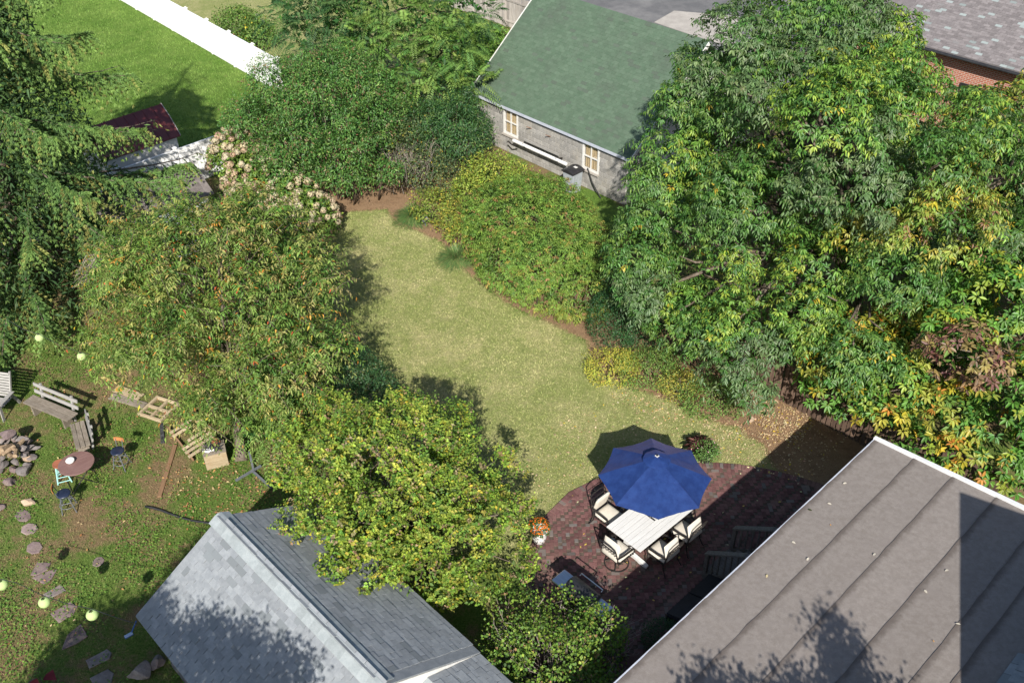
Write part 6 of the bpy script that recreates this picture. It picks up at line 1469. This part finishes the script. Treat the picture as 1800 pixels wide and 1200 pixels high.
for k in range(26):
    mb = MB(); a = q.uniform(0, 6.28); c = Vector((q.uniform(-.2, .2), q.uniform(-.15, .15), q.uniform(.012, .09))); d = Vector((math.cos(a), math.sin(a), q.uniform(-.1, .1))) * q.uniform(.08, .2); mb.tube([c - d, c + d], q.uniform(.008, .02), 5); mb.build('charred_stick', M['ash'], ab)
mb = MB(); n = 6; vs = [(-.25 + .3 * i / n, -.2 + .16 * j / n, .025 + .02 * math.sin(i * 1.7 + j * 2.1)) for i in range(n + 1) for j in range(n + 1)]; mb.add(vs, [(i * (n + 1) + j, (i + 1) * (n + 1) + j, (i + 1) * (n + 1) + j + 1, i * (n + 1) + j + 1) for i in range(n) for j in range(n)]); mb.build('paper', M['ceramic'], ab)
mb = MB(); mb.box((.12, .12, .05), (.2, .14, .06), (.2, .1, .5)); mb.build('rusty_can', M['red_brown_seat'], ab)

ms_ = empty('metal_stand', at(445.5, 829, 0), 0, 'grey metal frame with crossed feet lying by the shed corner', 'stand'); o_ = Vector(ms_.location)
for a, b in (((414, 844.5, .05), (459, 818, .18)), ((445.5, 829, .14), (478, 858, .05)), ((438, 793, .30), (446, 828, .14))):
    mb = MB(); mb.bar(at(*a) - o_, at(*b) - o_, .055, .05); mb.build('bar', M['grey_metal'], ms_)
hp = MB(); hp.tube([at(u, v, .035) for u, v in ((255, 890), (268, 892), (285, 897), (303, 904), (320, 910), (340, 915), (362, 918), (390, 925))], .03, 8); tag(hp.build('drain_hose', M['black_plastic'], None, smooth=True), 'black corrugated hose lying in the grass towards the shed ridge', 'hose')

# string of paper lanterns
LW = [(-15, 1018, 1.9), (3.5, 1021, 1.92), (30, 1027, 1.9), (78, 1050, 2.0), (120, 1064, 2.03), (162, 1073, 2.1), (205, 1088, 2.1), (243, 1100, 1.95)]
def lantern(p, r, label):
    l_ = empty('paper_lantern', p, 0, label, 'lantern', 'pale green paper lanterns on a string'); n = 32
    prof = [(r * math.cos(t) * (1 + .012 * math.cos(t * 40)), r * math.sin(t) * .95) for t in np.linspace(-1.3, 1.3, 33)]
    vs = [(a * math.cos(2 * math.pi * k / n), a * math.sin(2 * math.pi * k / n), z) for a, z in prof for k in range(n)]; V_ = np.array(vs); F_ = np.array([(i * n + k, i * n + (k + 1) % n, (i + 1) * n + (k + 1) % n, (i + 1) * n + k) for i in range(len(prof) - 1) for k in range(n)])
    link('shade', np_mesh('shade', V_, F_, M['lantern'], np.tile(np.array([.58, .72, .34]), (len(V_), 1)), True), l_)
    MB().tube([(0, 0, r * .9), (0, 0, r * 1.25)], .012, 6).build('hook', M['dark_metal'], l_); rg = MB(); rg.tube([(r * .27 * math.cos(t), r * .27 * math.sin(t), r * .93) for t in np.linspace(0, 6.2832, 13)], .006, 4, False); rg.build('top_ring', M['dark_metal'], l_)
lantern(at(3.5, 1027, 1.78), .128, 'pale green paper lantern cut off by the left edge, lowest row')
lantern(at(78, 1058, 1.84), .125, 'pale green paper lantern in the middle of the lowest row, above a narrow stepping stone')
lantern(at(162, 1080, 1.92), .125, 'pale green paper lantern nearest the shed')
lantern(at(69.5, 593, 2.05), .125, 'pale green paper lantern hanging under the spruce')
lantern(at(143.5, 626, 2.05), .125, 'pale green paper lantern hanging at the edge of the fruit tree')
mb = MB(); mb.tube([at(*p) + Vector((0, 0, .07)) for p in LW], .008, 5); tag(mb.build('light_string', M['black_plastic']), 'thin black light string with lanterns running to the shed eave', 'cable')
mb = MB(); mb.tube([at(10, 560, 2.6) , at(40, 578, 2.4), at(69.5, 588, 2.25), at(105, 606, 2.25), at(143.5, 620, 2.25), at(190, 630, 2.4), at(240, 640, 2.6)], .008, 5); tag(mb.build('light_string', M['black_plastic']), 'thin black light string between the spruce and the fruit tree', 'cable')
for u, v, z in ((52, 1042, 1.85), (118, 1070, 1.9), (200, 1090, 1.95)): pass
so = empty('solar_lamp', at(226, 1115, 1.5), math.radians(38), 'small pale solar panel on a blue bracket below the shed eave', 'lamp')
MB().box((0, 0, 0), (.17, .09, .015), (-.25, 0, 0)).build('panel', M['solar'], so, bevel=.003); MB().box((0, 0, -.02), (.18, .1, .02), (-.25, 0, 0)).build('housing', M['blue_plastic'], so)
mb = MB(); mb.bar((.05, .0, -.01), (.26, .2, .05), .02, .02); mb.build('bracket', M['blue_plastic'], so)
# maroon folding chair at the bottom edge
fc = empty('folding_chair', at(72, 1200, 0) - Vector((-.12, .72, 0)), .3, 'maroon fabric folding chair with dark piping at the bottom left edge', 'chair')
mb = MB(); n = 10; vs = []
for i in range(n + 1):
    for j in range(n + 1):
        x = -.38 + .76 * i / n; s = j / n
        vs.append((x * (1 - .25 * s * s), -.25 + .5 * s + .03 * math.sin(i), .36 + .38 * s ** 1.5 + .12 * (x / .38) ** 2 - .04))
mb.add(vs, [(i * (n + 1) + j, (i + 1) * (n + 1) + j, (i + 1) * (n + 1) + j + 1, i * (n + 1) + j + 1) for i in range(n) for j in range(n)]); mb.build('seat', M['red_fabric'], fc, smooth=True)
mb = MB(); mb.tube([vs[(n + 1) * i + n] for i in range(n + 1)], .012, 5); mb.build('piping', M['black_plastic'], fc)
mb = MB(); mb.add([(.33, .3, .62), (.62, .22, .60), (.55, .48, .66), (.40, .42, .64)], [(0, 1, 2, 3)]); mb.build('arm_flap', M['red_fabric'], fc)
for s in (-1, 1):
    MB().tube([(s * .4, -.28, 0), (s * .33, .26, .78)], .011, 6).build('leg', M['dark_metal'], fc); MB().tube([(s * .4, .28, 0), (s * .36, -.25, .42)], .011, 6).build('leg', M['dark_metal'], fc)

# rusty garden stake against the white fence, small spotlight, pale rock
gsx = empty('garden_stake', at(422, 122), math.radians(130), 'rusty cross-shaped garden stake against the sunlit white fence', 'stake')
tp = at(408.5, 62, 1.75) - Vector(gsx.location)
MB().tube([(0, 0, 0), (.0, .0, 1.85)], .03, 6).build('rod', M['rust'], gsx); MB().tube([(-.30, 0, 1.5), (.30, 0, 1.5)], .015, 6).build('crossbar', M['rust'], gsx)
sl_ = empty('spotlight', at(748, 397), .3, 'small dark garden spotlight in the bed by the fountain grass', 'lamp')
MB().tube([(0, 0, 0), (0, 0, .22)], .018, 6).build('spike', M['grey_metal'], sl_); MB().tube([(-.1, -.03, .22), (.1, .05, .30)], [.05, .085], 10).build('head', M['grey_metal'], sl_)
rock('boulder', at(452, 36, .3), (.55, .45, .45), 'concrete', 'pale grey rock beside the bush beyond the white fence', 'stone', 12, .4)
rock('boulder', at(1322, 737, .06), (.13, .11, .08), 'stone_tan', 'small tan stone in the mulch under the tip of the big tree', 'stone', 14, .4)

# ------------------------------------------------------------------ weeds, leaf litter
Bw, Aw, Sw = weed_patch(80000)
wl_ = link('weeds', leaf_mesh('weeds', Bw, Aw, Sw, R3.uniform(.035, .08, len(Bw)), R3.uniform(.025, .05, len(Bw)), colours(len(Bw), [(4, (.085, .165, .03)), (3, (.125, .215, .04)), (1, (.17, .22, .05)), (.5, (.06, .11, .025))], .18), M['leaf'], False, .15, .1)); tag(wl_, 'broad-leaved weeds growing through the left yard', 'weeds', kind='stuff')
def litter(polys, pal, z, lo=.05, hi=.09, aspect=.55):
    BB_ = []
    for poly, n in polys:
        A = np.array(poly); X = R3.uniform(A[:, 0].min(), A[:, 0].max(), n * 3); Y = R3.uniform(A[:, 1].min(), A[:, 1].max(), n * 3); k = pip(poly, X, Y) > 0; X = X[k][:n]; Y = Y[k][:n]; BB_.append(np.stack([X, Y, np.full(len(X), z)], -1))
    B = np.concatenate(BB_); n = len(B); B[:, 2] += R3.uniform(0, .015, n); a = R3.uniform(0, 6.28, n)
    ax = nrm(np.stack([np.cos(a), np.sin(a), R3.uniform(-.12, .25, n)], -1)); sd = nrm(np.stack([-np.sin(a), np.cos(a), R3.uniform(-.3, .3, n)], -1)); L = R3.uniform(lo, hi, n)
    return B, ax, sd, L, L * aspect, colours(n, pal, .16)
TAN = [(3, (.50, .38, .22)), (2, (.60, .48, .30)), (1, (.42, .28, .13)), (.5, (.55, .40, .06))]
L1 = litter([(px((1060, 690), (1190, 700), (1300, 745), (1470, 700), (1500, 760), (1420, 850), (1330, 830), (1180, 760)), 750), (px((1330, 690), (1440, 740), (1400, 780), (1330, 770)), 500), (px((1040, 700), (1300, 745), (1340, 800), (1000, 860), (900, 860), (960, 760)), 420), (px((1050, 690), (1110, 692), (1240, 745), (1290, 755), (1270, 765), (1150, 715)), 260)], TAN, .03, .03, .085)
L2 = litter([(px((960, 880), (1250, 815), (1440, 850), (1300, 960), (1100, 1100), (950, 1050)), 60)], [(2, (.45, .42, .25)), (1, (.55, .42, .10))], .045)
L3 = litter([(px((360, 800), (480, 820), (480, 900), (330, 930), (280, 850)), 260), (px((180, 640), (480, 740), (460, 860), (240, 900), (20, 900), (20, 700)), 110), (px((0, 900), (330, 920), (240, 1080), (100, 1150), (0, 1180)), 60)], [(2, (.42, .24, .10)), (2, (.36, .17, .07)), (2, (.5, .38, .2)), (1, (.3, .2, .1))], .04)
LL_ = [np.concatenate([a, b, c]) for a, b, c in zip(L1, L2, L3)]
lo_ = link('fallen_leaves', leaf_mesh('fallen_leaves', *LL_[:5], LL_[5], M['litter'], True, .12, .0)); tag(lo_, 'dry tan leaves fallen over lawn edge, mulch and patio', 'leaves', kind='stuff')
# bark-mulch chips in the beds
mc = litter([(Z_MULCH[0], 9000), (Z_MULCH[1], 800)], [(2, (.30, .19, .11)), (2, (.40, .27, .16)), (1, (.2, .12, .07))], .015, .03, .08, .25)
tag(link('mulch_chips', leaf_mesh('mulch_chips', *mc, M['litter'], False, .1, 0)), 'brown bark chips in the planting beds', 'mulch', kind='stuff')
# single leaves lying on the flat roof
roofleaves = [(1485, 849, 'pale leaf nearest the far end of the flat roof'), (1458, 885, 'pale leaf on the flat roof near the first seam, upper one'), (1424, 896, 'dark green leaf on the flat roof'), (1395, 953, 'whitish leaf close to the flat roof eave'), (1348, 1012, 'yellowish leaf on the flat roof close to the eave, lower one'), (1420, 982, 'pale leaf lying on the first roof seam'),
              (1537, 974, 'large whitish leaf in the middle of the flat roof'), (1664, 1002, 'leaf just inside the roof shadow edge'), (1627, 1039, 'pale leaf on the flat roof left of the shadow edge'), (1684, 1096, 'bluish pale leaf in the roof shadow'), (1460, 922, 'tiny orange leaf on the flat roof'), (1641, 1126, 'small brown leaf near the bottom of the flat roof')]
lfm = {}
for i, (u, v, lb) in enumerate(roofleaves):
    c = (.04, .05, .02) if 'dark' in lb else (.5, .26, .06) if ('orange' in lb or 'brown' in lb) else (.55, .46, .26) if 'yellow' in lb else (.5, .46, .38)
    p = at(u, v, 3.1); pl_l = HM.inverted() @ p; zz = 3.0 + pl_l.x * SLP + .03; p = at(u, v, zz)
    a = rs.uniform(0, 6.28); L_ = .05 if ('tiny' in lb or 'small' in lb) else .1
    me = leaf_mesh('roof_leaf', np.array([[-L_ / 2, 0, 0]]), np.array([[1., 0, .05]]), np.array([[0, 1., .1]]), L_, L_ * .5, np.array([c]), M['litter'], True, .12, .0)
    o = link('roof_leaf', me, None, p, (0, 0, a)); tag(o, lb, 'leaf', 'fallen leaves lying on the flat roof')
